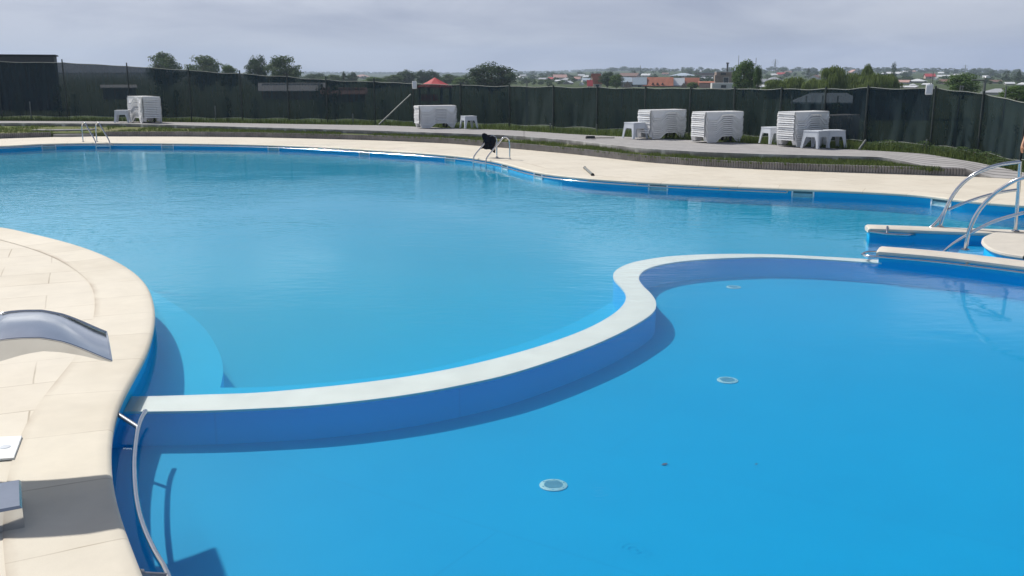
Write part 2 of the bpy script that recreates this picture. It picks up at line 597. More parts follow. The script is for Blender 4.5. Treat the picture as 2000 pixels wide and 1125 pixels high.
def foliage(name, lo, hi):
    m, n, b = new_mat(name)
    t = noise_node(n, 0.8, 4, 0.7, geo_pos(n))
    g = n.nodes.new('ShaderNodeNewGeometry')
    f = math_node(n, 'ADD', math_node(n, 'MULTIPLY', t.outputs['Fac'], 0.6), math_node(n, 'MULTIPLY', g.outputs['Random Per Island'], 0.4))
    r = ramp(n, f, [(0.25, lo), (0.75, hi)])
    link(n, r.outputs[0], b.inputs['Base Color'])
    b.inputs['Roughness'].default_value = 0.7
    b.inputs['Specular IOR Level'].default_value = 0.25
    tl = n.nodes.new('ShaderNodeBsdfTranslucent')
    link(n, r.outputs[0], tl.inputs['Color'])
    ms = n.nodes.new('ShaderNodeMixShader'); ms.inputs[0].default_value = 0.3
    link(n, b.outputs[0], ms.inputs[1]); link(n, tl.outputs[0], ms.inputs[2])
    link(n, ms.outputs[0], n.nodes['Material Output'].inputs['Surface'])
    return m
M['leaf'] = foliage('leaf_green', (0.046, 0.092, 0.034), (0.12, 0.18, 0.065))
M['leaf_dark'] = foliage('leaf_dark', (0.032, 0.068, 0.034), (0.082, 0.135, 0.060))
M['leaf_fresh'] = foliage('leaf_fresh', (0.055, 0.115, 0.028), (0.13, 0.21, 0.055))
M['willow'] = foliage('willow_leaf', (0.11, 0.165, 0.045), (0.22, 0.28, 0.085))
M['grass'] = foliage('grass_blades', (0.080, 0.125, 0.034), (0.17, 0.215, 0.062))

def ground_mat(name, cols, scale=0.5):
    m, n, b = new_mat(name)
    v = geo_pos(n)
    t = noise_node(n, scale, 8, 0.7, v)
    r = ramp(n, t.outputs['Fac'], cols)
    t2 = noise_node(n, scale * 9, 5, 0.7, v)
    col = mixc(n, 0.7, r.outputs[0], ramp(n, t2.outputs['Fac'], [(0.3, (0.7,) * 3), (0.7, (1.2,) * 3)]).outputs[0], 'MULTIPLY')
    link(n, col, b.inputs['Base Color'])
    b.inputs['Roughness'].default_value = 1.0
    b.inputs['Specular IOR Level'].default_value = 0.1
    return m
M['bank'] = ground_mat('bank_soil', [(0.35, (0.11, 0.15, 0.045)), (0.52, (0.17, 0.18, 0.075)), (0.66, (0.30, 0.25, 0.18))], 0.6)
M['terrain'] = ground_mat('fields', [(0.3, (0.036, 0.060, 0.026)), (0.5, (0.058, 0.086, 0.036)), (0.7, (0.10, 0.115, 0.055))], 0.02)

def water_mat():
    m, n, b = new_mat('water')
    n.nodes.remove(b)
    out = n.nodes['Material Output']
    v = geo_pos(n)
    mp = n.nodes.new('ShaderNodeMapping'); mp.inputs['Scale'].default_value = (0.75, 1.5, 1)
    mp.inputs['Rotation'].default_value = (0, 0, radians(8))
    link(n, v, mp.inputs['Vector'])
    a = noise_node(n, 1.1, 3, 0.5, mp.outputs[0]); a.inputs['Distortion'].default_value = 0.6
    c = noise_node(n, 5.5, 3, 0.5, mp.outputs[0])
    area = noise_node(n, 0.16, 3, 0.5, v)                      # calm and ruffled areas
    ar = ramp(n, area.outputs['Fac'], [(0.38, (0.12,) * 3), (0.62, (1,) * 3)]).outputs[0]
    sy_ = n.nodes.new('ShaderNodeSeparateXYZ'); link(n, v, sy_.inputs[0])
    open_ = n.nodes.new('ShaderNodeMapRange')
    open_.inputs['From Min'].default_value = 7.0; open_.inputs['From Max'].default_value = 18.0
    open_.inputs['To Min'].default_value = 0.16; open_.inputs['To Max'].default_value = 1.0
    link(n, sy_.outputs['Y'], open_.inputs['Value'])
    h = math_node(n, 'ADD', math_node(n, 'MULTIPLY', a.outputs['Fac'], 0.32), math_node(n, 'MULTIPLY', math_node(n, 'MULTIPLY', c.outputs['Fac'], 0.46), ar))
    h = math_node(n, 'MULTIPLY', h, open_.outputs[0])
    # the rings where something broke the surface in the shallow part
    ctr = P(1172, 962, -0.18)
    vs_ = n.nodes.new('ShaderNodeVectorMath'); vs_.operation = 'DISTANCE'
    link(n, v, vs_.inputs[0]); vs_.inputs[1].default_value = ctr
    dd = vs_.outputs['Value']
    fall = n.nodes.new('ShaderNodeMapRange')
    fall.inputs['From Min'].default_value = 0.02; fall.inputs['From Max'].default_value = 0.24
    fall.inputs['To Min'].default_value = 1; fall.inputs['To Max'].default_value = 0
    link(n, dd, fall.inputs['Value'])
    nn = noise_node(n, 14, 3, 0.6, v)
    rings = math_node(n, 'SINE', math_node(n, 'ADD', math_node(n, 'MULTIPLY', dd, 130), math_node(n, 'MULTIPLY', nn.outputs['Fac'], 9)))
    h = math_node(n, 'ADD', h, math_node(n, 'MULTIPLY', math_node(n, 'MULTIPLY', rings, fall.outputs[0]), 0.05))
    k = n.nodes.new('ShaderNodeBump')
    k.inputs['Strength'].default_value = 1.0
    k.inputs['Distance'].default_value = 0.021
    link(n, h, k.inputs['Height'])
    fr = n.nodes.new('ShaderNodeFresnel'); fr.inputs['IOR'].default_value = 1.33
    link(n, k.outputs[0], fr.inputs['Normal'])
    gl = n.nodes.new('ShaderNodeBsdfGlossy'); gl.inputs['Roughness'].default_value = 0.02
    gl.inputs['Color'].default_value = (0.76, 0.93, 1, 1)
    link(n, k.outputs[0], gl.inputs['Normal'])
    tr = n.nodes.new('ShaderNodeBsdfTransparent'); tr.inputs['Color'].default_value = (0.96, 0.99, 0.995, 1)
    ms = n.nodes.new('ShaderNodeMixShader')
    link(n, math_node(n, 'MULTIPLY', fr.outputs[0], math_node(n, 'ADD', math_node(n, 'MULTIPLY', fr.outputs[0], 0.5), 0.66)), ms.inputs[0]); link(n, tr.outputs[0], ms.inputs[1]); link(n, gl.outputs[0], ms.inputs[2])
    link(n, ms.outputs[0], out.inputs['Surface'])
    vs2 = n.nodes.new('ShaderNodeVolumeScatter'); vs2.inputs['Color'].default_value = (0.02, 0.50, 0.885, 1); vs2.inputs['Density'].default_value = 0.25; vs2.inputs['Anisotropy'].default_value = 0.15
    va2 = n.nodes.new('ShaderNodeVolumeAbsorption'); va2.inputs['Color'].default_value = (0.30, 0.96, 1.0, 1); va2.inputs['Density'].default_value = 0.12
    as_ = n.nodes.new('ShaderNodeAddShader'); link(n, vs2.outputs[0], as_.inputs[0]); link(n, va2.outputs[0], as_.inputs[1])
    link(n, as_.outputs[0], out.inputs['Volume'])
    return m
M['water'] = water_mat()

# ------------------------------------------------------------------ curves traced on the ground of the place
WATER = -0.18
TERR = 0.36
pal_base = [(-150, 279), (0, 270.5), (100, 267.5), (205, 266.3), (350, 266.4), (500, 268), (625, 271), (750, 274.5), (875, 280), (1000, 290), (1125, 301.5),
            (1250, 316), (1375, 325), (1500, 331.5), (1625, 336), (1750, 340), (1885, 344.3), (2000, 350.5), (2150, 360)]
terr_front = [(-150, 240), (0, 240), (250, 241.5), (500, 248.5), (750, 255.5), (1000, 264.5), (1125, 275), (1250, 289.5), (1375, 297), (1500, 301), (1625, 304),
              (1725, 306.5), (1770, 316), (1815, 326)]
fence_base = [(-150, 236), (0, 236), (250, 237.2), (500, 241), (750, 245), (1000, 254.5), (1125, 262.5), (1250, 268.5), (1375, 275), (1500, 282), (1625, 290), (1750, 296.5),
              (1812, 301), (1875, 312), (1907, 317), (2000, 337), (2150, 375)]
fence_top = [(-150, 118), (0, 120), (133, 122), (257, 129), (375, 137), (474, 144), (565, 150), (640, 156), (733, 159.5), (808, 163), (995, 168.5), (1250, 172), (1500, 173.5),
             (1600, 174.5), (1686, 171.5), (1815, 172.5), (1872, 178), (1907, 183), (1960, 194), (2000, 203), (2150, 250)]

def base_pt(px): return P(px, lerp_table(pal_base, px), 0.0)
def fence_pt(px):
    z = 0.33 if px < 1812 else max(0.06, 0.33 - 0.27 * (px - 1812) / 190.0)
    return P(px, lerp_table(fence_base, px), z)

def net_pt(px):
    b = fence_pt(px)
    return b + Vector((b.x, b.y, 0)).normalized() * 1.55

# pool outline, walked so that the water lies to the right of the direction of travel
far_edge = [(0, 285), (60, 281.8), (125, 279.4), (190, 278.9), (250, 279), (375, 280), (500, 282.3), (625, 287), (750, 294.2), (875, 302.5), (937, 309.5), (970, 315), (1000, 322.5),
            (1025, 330), (1062, 338.5), (1125, 346), (1200, 352), (1288, 357), (1410, 363), (1530, 367.5), (1640, 372), (1700, 374), (1800, 379.5), (1850, 385), (1900, 392), (1960, 399), (2000, 406)]
near_edge = [(0, 443), (60, 455), (140, 475), (200, 496), (250, 522), (282, 548), (297, 577), (303.5, 612), (300, 642), (292, 675), (280, 705), (260, 735), (240, 770), (227, 800), (218, 842),
             (215, 894), (219, 944), (227, 984), (237, 1024), (252, 1061), (272, 1104)]
fe = smooth_path(catmull([P(*q) for q in far_edge], 0.2), 14)
ne = smooth_path(catmull([P(*q) for q in near_edge], 0.15), 4)
west = [fe[0] + Vector((-2.6, -0.7, 0)), fe[0] + Vector((-4.6, -3.5, 0)), fe[0] + Vector((-4.4, -8.5, 0)), fe[0] + Vector((-0.5, -13.5, 0)), ne[0] + Vector((-5.2, 2.2, 0)), ne[0] + Vector((-2.2, 0.62, 0))]
V3 = lambda x, y, z=0.0: Vector((x, y, z))
south = [V3(-1.72, 4.15), V3(-1.30, 3.5), V3(-0.5, 2.75), V3(1.0, 2.0), V3(4.0, 1.6), V3(8.0, 1.9), V3(11.5, 3.6), V3(13.6, 7.0), V3(14.2, 11.0), V3(14.3, 14.5), V3(13.8, 16.6), V3(12.2, 17.5)]
key = fe[::6] + south[::-1] + ne[::-1][::4] + west[::-1]
OUT = catmull(key, 0.16, closed=True)
OUT = smooth_path(OUT, 5, True)
for p in OUT: p.z = 0.0
area2 = sum(a.x * b.y - b.x * a.y for a, b in zip(OUT, OUT[1:] + OUT[:1]))
if area2 > 0: OUT.reverse()
NRM = normals2d(OUT, True)                                     # clockwise walk: left normal points away from the water
def off(d, z): return [Vector((p.x + n.x * d, p.y + n.y * d, z)) for p, n in zip(OUT, NRM)]

def nearest(pt):
    return min(range(len(OUT)), key=lambda i: (OUT[i].xy - Vector(pt).xy).length_squared)

# ------------------------------------------------------------------ terrain
def yp(px, r):
    rl = [45, 80, 130, 250, 500, 800, 1200, 1700, 3000, 6000]
    left = [238, 212, 191, 172, 160, 156, 152, 149, 142.6, 141.0]
    mid = [238, 210, 190, 172, 159, 153.5, 149.5, 146.5, 143.6, 142.5]
    vill = [238, 210, 189, 170.5, 158, 149, 141.5, 138.0, 138.2, 140]
    rite = [238, 212, 193, 178, 163, 154, 147.5, 143.5, 142.5, 142]
    cols = [(-500, left), (850, left), (1020, mid), (1200, vill), (1750, vill), (2050, rite), (2600, rite)]
    px = min(max(px, -500), 2600)
    lr = math.log(min(max(r, 45), 6000))
    def val(t):
        return lerp_table(list(zip([math.log(k) for k in rl], t)), lr)
    for (a, ta), (b, tb) in zip(cols, cols[1:]):
        if px <= b:
            k = (px - a) / (b - a)
            return val(ta) * (1 - k) + val(tb) * k
    return val(rite)

def terrain_z(x, y):
    """Height of the land outside the fence."""
    r = sqrt(x * x + y * y)
    px = 1000 + 1896 * (x / max(y, 1e-3)) if y > 0.25 * abs(x) else (2600 if x > 0 else -500)
    yd = max(y, 0.7 * r)
    return EYE - yd * (yp(px, r) - 146.0) / 1943.0

def on_land(px, py):
    """The point of the land that the photograph shows at this pixel (bisection along the ray)."""
    lo, hi = 60.0, 3000.0
    if yp(px, hi) >= py: return PY(px, py, hi)
    for _ in range(40):
        m = (lo * hi) ** 0.5
        if yp(px, m) > py: lo = m
        else: hi = m
    d = ray(px, py)
    k = lo / sqrt(d.x ** 2 + d.y ** 2)
    q = _o + d * k
    return q

bound = [fence_pt(px) for px in range(-140, 2141, 20)]
extra = [V3(27, 8), V3(26, -4), V3(18, -14), V3(0, -18), V3(-22, -16), V3(-42, -4), V3(-50, 14), V3(-46, 32)]
for e in extra: e.z = 0.25
ring0 = catmull(bound[::3] + extra, 1.4, closed=True)
radii = [1.03, 1.15, 1.4, 1.8, 2.4, 3.3, 4.6, 6.5, 9, 12, 16, 21, 28, 36, 46, 58, 70, 82]
t_rows = [[Vector((p.x * 0.985, p.y * 0.985, -4.0)) for p in ring0], [Vector((p.x, p.y, p.z - 0.03)) for p in ring0]]
for k in radii:
    row = []
    for p in ring0:
        q = p * k
        zz = terrain_z(q.x, q.y)
        wgt = min(1.0, (k - 1.0) / 0.8)
        wgt = max(0.0, min(1.0, (k - 1.08) / 0.8)); zz = (p.z - 0.03) * (1 - wgt) + zz * wgt
        row.append(Vector((q.x, q.y, zz)))
    t_rows.append(row)
mb = MB()
mb.strip(t_rows, closed=True)
b0 = len(mb.v)
mb.v.append((0, 5, -4.0))
for k in range(len(ring0)):
    mb.f.append((k, b0, (k + 1) % len(ring0))); mb.uv.append(None); mb.mi.append(0)
terrain = mb.build('terrain', M['terrain'], smooth=60)
fix_normals(terrain)
if terrain.data.polygons[-1].normal.z < 0: terrain.data.flip_normals()
tag(terrain, kind='structure')

# ------------------------------------------------------------------ pool basin
mb = MB()
mb.strip([off(0.035, -0.02), off(0.035, -0.6), off(0.035, -1.30)], closed=True)
o = mb.build('pool_wall', M['liner_shade_lift'], smooth=40)
tag(o, kind='structure')

Z_SH, Z_LEDGE, Z_DEEP, Z_TOP = -0.50, -0.56, -1.35, -0.195
div_up = [(225, 774), (300, 773.5), (400, 770.5), (500, 767), (600, 758.5), (700, 748), (800, 734.5), (900, 716), (1000, 691.5), (1080, 667), (1150, 640), (1198, 613), (1219, 592), (1222, 575),
          (1212, 560), (1200, 547), (1198, 535), (1208, 524), (1232, 513.5), (1270, 505.5), (1320, 499.5), (1400, 496), (1500, 496.3), (1600, 500.5), (1722, 507.5)]
div_lo = [(225, 804), (300, 803.5), (400, 802), (500, 798), (600, 792.5), (700, 783), (800, 770), (900, 752), (1000, 729), (1100, 696.5), (1180, 665), (1240, 635), (1275, 611), (1281.5, 592),
          (1273, 575), (1256, 558), (1248, 545), (1252, 534), (1267, 524), (1300, 515), (1350, 508.5), (1420, 504), (1500, 502.3), (1600, 506), (1722, 514)]
du = catmull([P(a, b, Z_TOP) for a, b in div_up], 0.12)
dl = catmull([P(a, b, Z_TOP) for a, b in div_lo], 0.12)
def resample(pts, n):
    s = arclen(pts); out = []; j = 0
    for i in range(n):
        t = s[-1] * i / (n - 1)
        while j < len(s) - 2 and s[j + 1] < t: j += 1
        k = (t - s[j]) / max(1e-9, s[j + 1] - s[j])
        out.append(pts[j].lerp(pts[j + 1], k))
    return out
def matched(pix_a, pix_b, z):
    """Both edges of the wall sampled at the same share of each traced stretch."""
    A, B = [], []
    pa = [P(a, b, z) for a, b in pix_a]; pb = [P(a, b, z) for a, b in pix_b]
    for (src, dst) in ((pa, A), (pb, B)):
        n = len(src)
        for i in range(n - 1):
            p1, p2 = src[i], src[i + 1]
            p0 = src[i - 1] if i else p1 * 2 - p2
            p3 = src[i + 2] if i < n - 2 else p2 * 2 - p1
            for j in range(10):
                t = j / 10
                dst.append(0.5 * ((2 * p1) + (p2 - p0) * t + (2 * p0 - 5 * p1 + 4 * p2 - p3) * t * t + (3 * p1 - p0 - 3 * p2 + p3) * t ** 3))
        dst.append(src[-1])
    return smooth_path(A, 3), smooth_path(B, 3)
DU, DL = matched(div_up, div_lo, Z_TOP)
down = lambda pts, z: [Vector((p.x, p.y, z)) for p in pts]
div = empty('divider_wall', (DL[60].x, DL[60].y, Z_SH))
tag(div, 'low curving wall with a white top dividing the shallow water from the deep water', 'wall')
mb = MB(); mb.strip([DL, DU])
mb.strip([down(DL, Z_TOP - 0.02), DL]); mb.strip([DU, down(DU, Z_TOP - 0.02)])
fix_normals(mb.build('wall_top', M['divider'], div, world=True))
mb = MB(); mb.strip([down(DL, Z_DEEP), down(DL, Z_TOP - 0.02)]); mb.strip([down(DU, Z_TOP - 0.02), down(DU, Z_DEEP)])
mb.build('wall_side', M['liner_shade_lift'], div, world=True, smooth=50)

mb = MB()
mid = [(a + b) / 2 for a, b in zip(DU, DL)]
sh = down(mid, Z_SH) + [V3(9.5, 12.5, Z_SH), V3(15, 12, Z_SH), V3(15, 0, Z_SH), V3(-4, 0, Z_SH), V3(-4.6, mid[0].y, Z_SH)]
mb.poly(sh)
tag(mb.build('shallow_floor', M['liner']), kind='structure')
mb = MB()
def deep_z(p):
    return lerp_table([(10.5, Z_DEEP), (14, -0.85), (17, -0.52), (22, -0.40), (32, -0.34), (45, -0.30)], p.y)
# the deep floor shelves up towards the far bank
d_out = off(0.3, Z_DEEP)
ctr_ = Vector((-4.0, 14.0, 0))
rows = []
for k in range(25):
    t = k / 24
    rows.append([Vector((ctr_.x + (p.x - ctr_.x) * t, ctr_.y + (p.y - ctr_.y) * t, 0)) for p in d_out])
rows = [[Vector((p.x, p.y, deep_z(p))) for p in r_] for r_ in rows[1:]]
mb.strip(rows, closed=True)
mb.poly(rows[0])
dfl = mb.build('deep_floor', M['liner_depth_tint'], smooth=60); fix_normals(dfl)
tag(dfl, kind='structure')
# the sunken ledge along the left bank and the far foot of the divider
ledge_px = [(290, 563), (318, 580), (350, 600), (380, 622), (405, 648), (424, 680), (434, 705), (436, 730), (430, 757), (500, 757), (600, 750), (700, 741), (800, 727), (900, 706), (1000, 678),
            (1080, 650), (1150, 615), (1195, 590), (1216, 577)]
lp = [P(a, b, Z_LEDGE) for a, b in ledge_px]
lp = smooth_path(catmull(lp[:9], 0.1), 3) + smooth_path(catmull(lp[8:], 0.15), 3)
near_bank = [Vector((-3.6, mid[0].y, Z_LEDGE)), Vector((-4.5, 8.0, Z_LEDGE)), Vector((-5.3, 10, Z_LEDGE)), Vector((-6.0, 12, Z_LEDGE))]
mb = MB()
mb.poly(lp + down([mid[k] for k in range(130, 0, -2)], Z_LEDGE) + near_bank)
tag(mb.build('pool_ledge', M['liner_sunlit_ledge']), kind='structure')
mb = MB(); mb.strip([down(lp, Z_DEEP), lp])
tag(mb.build('ledge_face', M['liner_shade_lift'], smooth=40), kind='structure')

mb = MB()
w_top = off(0.03, WATER)
mb.poly(w_top)
n_w = len(w_top)
mb.strip([w_top, down(w_top, -1.6)], closed=True)
mb.f += [tuple(k + 3 * n_w for k in f_[::-1]) for f_ in list(mb.f) if max(f_) < n_w]
mb.v += down(w_top, -1.6); mb.uv = [None] * len(mb.f); mb.mi = [0] * len(mb.f)
wt_ = mb.build('water', M['water'])
bm_ = bmesh.new(); bm_.from_mesh(wt_.data); bmesh.ops.remove_doubles(bm_, verts=bm_.verts, dist=0.0005); bmesh.ops.recalc_face_normals(bm_, faces=bm_.faces); bm_.to_mesh(wt_.data); bm_.free()
tag(wt_, kind='structure')

# ------------------------------------------------------------------ deck and coping
CW = 0.62
arc = arclen(OUT + OUT[:1])
mb = MB()
prof = [(CW, 0.0, 0.006), (0.10, CW - 0.10, 0.006), (0.035, CW - 0.035, 0.004), (0.012, CW, -0.004), (0.0, CW + 0.02, -0.02), (0.0, CW + 0.04, -0.048), (0.012, CW + 0.06, -0.06), (0.06, CW + 0.1, -0.06)]
rows, uvs = [], []
for d, v, z in prof:
    r_ = off(d, z); rows.append(r_ + r_[:1]); uvs.append([(a, v) for a in arc])
mb.strip(rows, uvs)
co = mb.build('pool_coping', M['coping'], smooth=35)
fix_normals(co)
tag(co, kind='structure')

pal_px = list(range(-140, 2141, 15))
def arcs(pxs, fn): return [fn(p) for p in pxs]
deck_far = smooth_path(arcs(pal_px, base_pt), 3)
outer = deck_far + [V3(24, 10), V3(25, -3), V3(17, -13), V3(0, -17), V3(-21, -15), V3(-40, -4), V3(-47, 14), V3(-43, 30)]
mb = MB()
mb.poly([Vector((p.x, p.y, 0)) for p in outer], [off(CW - 0.012, 0.0)])
dk = mb.build('pool_deck', M['deck'])
tag(dk, kind='structure')

# ------------------------------------------------------------------ terrace, bank, palisade edging
def palisade(px0, px1, label):
    pts = resample(smooth_path(arcs([px0 + (px1 - px0) * k / 90 for k in range(91)], base_pt), 2), int((base_pt(px1) - base_pt(px0)).length / 0.1) * 2 + 60)
    root = empty('palisade_edging', tuple(pts[len(pts) // 2]))
    tag(root, label, 'edging')
    s = arclen(pts); n = int(s[-1] / 0.072)
    pts = resample(pts, n + 1); nr = normals2d(pts)
    m_ = MB()
    for k in range(n):
        c = (pts[k] + pts[k + 1]) / 2; nn = nr[k]; t = (pts[k + 1] - pts[k]); L = t.length; t.normalize()
        h = 0.20 + random.uniform(-0.006, 0.006)
        ring = []
        for j in range(6):                                     # each stake is a half-round concrete log
            a = pi * j / 5
            ring.append(c + t * (-cos(a) * L * 0.47) - nn * (sin(a) * 0.026))
        ring += [c + t * (L * 0.47) + nn * 0.07, c - t * (L * 0.47) + nn * 0.07]
        lo_ = [Vector((p.x, p.y, -0.05)) for p in ring]; hi_ = [Vector((p.x, p.y, h - 0.012)) for p in ring]
        top = [c.lerp(Vector((p.x, p.y, 0)), 0.86) for p in ring]; top = [Vector((p.x, p.y, h)) for p in top]
        m_.strip([lo_, hi_, top], closed=True)
        b_ = len(m_.v) - 8
        m_.f.append(tuple(range(b_, b_ + 8))); m_.uv.append(None); m_.mi.append(0)
    o_ = m_.build('stakes', M['concrete_dark'], root, world=True)
    fix_normals(o_)
    return root
palisade(206, 1885, 'long low edging of upright concrete stakes holding the grass strip above the deck')
palisade(-140, 100, 'short low edging of concrete stakes beside the garden steps')

def front_pt(px):
    if px <= 1725: z = TERR
    elif px <= 1815: z = TERR - 0.14 * (px - 1725) / 90
    else: z = 0.2
    if px <= 1815:
        return P(px, lerp_table(terr_front, px), z)
    if px <= 1885:
        q = base_pt(px); q2 = q + (q - Vector((0, 0, 0))).normalized() * 0.12
        return Vector((q2.x, q2.y, 0.21 - 0.0 * (px - 1815)))
    q = base_pt(px)
    return Vector((q.x, q.y, 0.21 * max(0, 1 - (px - 1885) / 45.0) + 0.006))
tp = list(range(-140, 2141, 10))
fr_ = smooth_path(arcs(tp, front_pt), 4); bk_ = smooth_path(arcs(tp, fence_pt), 2)
ua = arclen(fr_)
mb = MB(); rows, uvs = [], []
for k in range(7):
    t = k / 6
    rows.append([a.lerp(b, t) + Vector((0, 0, 0.0)) for a, b in zip(fr_, bk_)])
    uvs.append([(u, (a - b).length * t) for u, a, b in zip(ua, fr_, bk_)])
mb.strip(rows, uvs)
te = mb.build('terrace_paving', M['paving'], smooth=40)
fix_normals(te)
if te.data.polygons[0].normal.z < 0: te.data.flip_normals()
tag(te, kind='structure')
mb = MB()
ns_ = normals2d(fr_)
lipf = [p - n * 0.03 for p, n in zip(fr_, ns_)]
mb.strip([[p + Vector((0, 0, 0.003)) for p in fr_], [p + Vector((0, 0, 0.003)) for p in lipf], [Vector((p.x, p.y, p.z - 0.24 if px < 1700 else -0.04)) for p, px in zip(lipf, tp)]],
         [[(u, 0) for u in ua], [(u, 0.05) for u in ua], [(u, 0.2) for u in ua]])
se = mb.build('terrace_kerb', M['slab_edge'], smooth=30)
tag(se, kind='structure')

bp = [p for p in tp if p <= 1850]
in_ = smooth_path(arcs(bp, base_pt), 3); ot_ = smooth_path(arcs(bp, front_pt), 4)
rows = []
for k in range(6):
    t = k / 5
    rows.append([Vector((a.x, a.y, 0)).lerp(Vector((b.x, b.y, 0)), 0.04 + 0.98 * t) + Vector((0, 0, 0.155 + (b.z - 0.14 - 0.155) * t + 0.012 * sin(pi * t))) for a, b in zip(in_, ot_)])
mb = MB(); mb.strip([[Vector((p.x, p.y, -0.06)) for p in rows[0]]] + rows)
bk = mb.build('grass_bank', M['bank'], smooth=60)
fix_normals(bk)
if bk.data.polygons[-1].normal.z < 0: bk.data.flip_normals()
tag(bk, kind='structure')

def blades(mb_, pt, hmin, hmax, n, spread):
    for _ in range(n):
        a = random.uniform(0, 2 * pi); r_ = random.uniform(0, spread)
        c = Vector(pt) + Vector((cos(a) * r_, sin(a) * r_, 0))
        h = random.uniform(hmin, hmax); w_ = random.uniform(0.008, 0.02); b_ = random.uniform(0, 2 * pi)
        t = Vector((cos(b_) * w_, sin(b_) * w_, 0)); l = Vector((random.uniform(-1, 1), random.uniform(-1, 1), 0)) * h * 0.4
        mb_.add([c - t, c + t, c + l + Vector((0, 0, h))], [(0, 1, 2)])
mb = MB()
for _ in range(9000):
    i = random.randrange(2, len(in_) - 2); t = random.random()
    k = min(4, int(t * 5)); f_ = t * 5 - k
    p = rows[k][i].lerp(rows[k + 1][i], f_).lerp(rows[min(5, k)][i + 1], random.random() * 0.5)
    if 100 < bp[i] < 206 and random.random() < 0.9: continue
    if mnoise.noise(p * 0.55) + 0.25 * mnoise.noise(p * 2.0) < -0.28 + 0.35 * (t - 0.45): continue
    blades(mb, p - Vector((0, 0, 0.015)), 0.04, 0.13, 5, 0.12)
gs = mb.build('grass', M['grass'])
tag(gs, 'short grass growing on the narrow bank above the edging', 'grass', kind='stuff')
mb = MB()
for _ in range(4200):
    i = random.randrange(len(bound) - 1); t = random.random()
    p = bound[i].lerp(bound[i + 1], t)
    p = p + Vector((p.x, p.y, 0)).normalized() * random.uniform(0.05, 2.6)
    p.z -= 0.07
    blades(mb, p, 0.12, 0.34, 5, 0.22)
gs2 = mb.build('weeds', M['grass'])
tag(gs2, 'unmown grass and weeds along the foot of the net fence', 'grass', kind='stuff')

# garden steps at the left gap of the edging
st = empty('garden_steps', tuple(P(155, 266)))
tag(st, 'two broad shallow grey concrete steps beside the left pool ladder', 'steps')
for (xa, ya, xb, yb, z0, z1, dp) in ((104, 267.5, 192, 265.8, -0.02, 0.115, 0.75), (62, 259, 180, 258.0, 0.0, 0.235, 0.6)):
    a = P(xa, ya, 0.0 if z0 < 0 else 0.115); b = P(xb, yb, 0.0 if z0 < 0 else 0.115)
    pts = []
    for k in range(13):
        t = k / 12
        q = a.lerp(b, t) + Vector((0, -0.25 * sin(pi * t), 0))
        pts.append(q)
    nr = normals2d(pts)
    bkp = [p + Vector((0, dp, 0)) for p in pts]
    mb = MB()
    mb.strip([down(pts, z0), down(pts, z1 - 0.015), down([p + Vector((0, 0.015, 0)) for p in pts], z1), down(bkp, z1), down(bkp, z0)])
    for e in (0, -1):
        mb.add([down([pts[e]], z0)[0], down([pts[e]], z1 - 0.015)[0], down([bkp[e]], z1)[0], down([bkp[e]], z0)[0]], [(0, 1, 2, 3)])
    fix_normals(mb.build('step', M['concrete'], st, world=True))
# ------------------------------------------------------------------ pool fittings
def wall_frame(pt, inset=0.035):
    """Place on the pool wall nearest to pt: point, unit vector along the wall, unit vector into the water."""
    i = nearest(pt)
    p = OUT[i] + NRM[i] * inset
    n_ = -NRM[i]
    return Vector((p.x, p.y, 0)), Vector((-n_.y, n_.x, 0)), n_

def skimmer_mesh():
    root = empty('pool_skimmer', (0, 0, 0))
    f_ = MB()
    W_, H_ = 0.25, 0.075
    f_.box((0, 0.012, -0.045), (2 * W_, 0.03, 0.022)); f_.box((0, 0.012, -0.192), (2 * W_, 0.03, 0.026))
    for sx in (-1, 1): f_.box((sx * (W_ - 0.016), 0.012, -0.1175), (0.032, 0.03, 0.121))
    f_.build('frame', M['white_paint'], root)
    g = MB()
    g.box((0, 0.003, -0.117), (2 * W_ - 0.066, 0.012, 0.119))
    g.build('flap', M['teal_flap'], root)
    g = MB(); g.box((0, 0.012, -0.082), (2 * W_ - 0.09, 0.006, 0.045)); g.build('slot', M['teal_slot'], root)
    return root
sk_px = [(105, 291), (311, 288), (517, 291), (705, 299), (860, 311), (978, 326), (1053, 344), (1276, 366), (1569, 380), (1842, 396)]
sk_lab = ['white framed skimmer opening in the far pool wall, leftmost of the row',
          'white framed skimmer opening just right of the left pool ladder',
          'white framed skimmer opening in the far wall below the middle of the long grass bank',
          'white framed skimmer opening right of the sun glint on the far pool rail',
          'white framed skimmer opening shortly before the ladder with the black towel',
          'small white framed skimmer opening just right of the ladder with the black towel',
          'white framed skimmer opening on the inward bend past the towel ladder',
          'white framed skimmer opening behind the rail below the steel pole on the deck',
          'white framed skimmer opening nearest the end of the far grab rail',
          'white framed skimmer opening seen behind the curved steel handrails']
sk0 = skimmer_mesh()
for i, ((a, b), l) in enumerate(zip(sk_px, sk_lab)):
    o = sk0 if i == 0 else copy_tree(sk0)
    p, t, n_ = wall_frame(P(a, b, -0.11))
    o.location = p
    o.rotation_euler = (0, 0, atan2(n_.y, n_.x) - pi / 2)
    tag(o, l, 'skimmer', 'skimmer openings in the far pool wall')

def grab_rail(name, label, pts, brackets, z=-0.085, r=0.019, bm='steel'):
    mid_ = pts[len(pts) // 2]
    root = empty(name, tuple(mid_))
    tag(root, label, 'grab rail', 'steel grab rails along the pool walls')
    m_ = MB(); m_.tube(pts, r, 8)
    m_.build('pipe', M['steel'], root, world=True, smooth=60)
    for a, b in brackets:
        k = MB()
        k.tube([a, b], 0.018, 8)
        k.tube([a - (b - a).normalized() * 0.004, a + (b - a).normalized() * 0.012], 0.03, 10)
        k.build('bracket', M[bm], root, world=True, smooth=50)
    return root

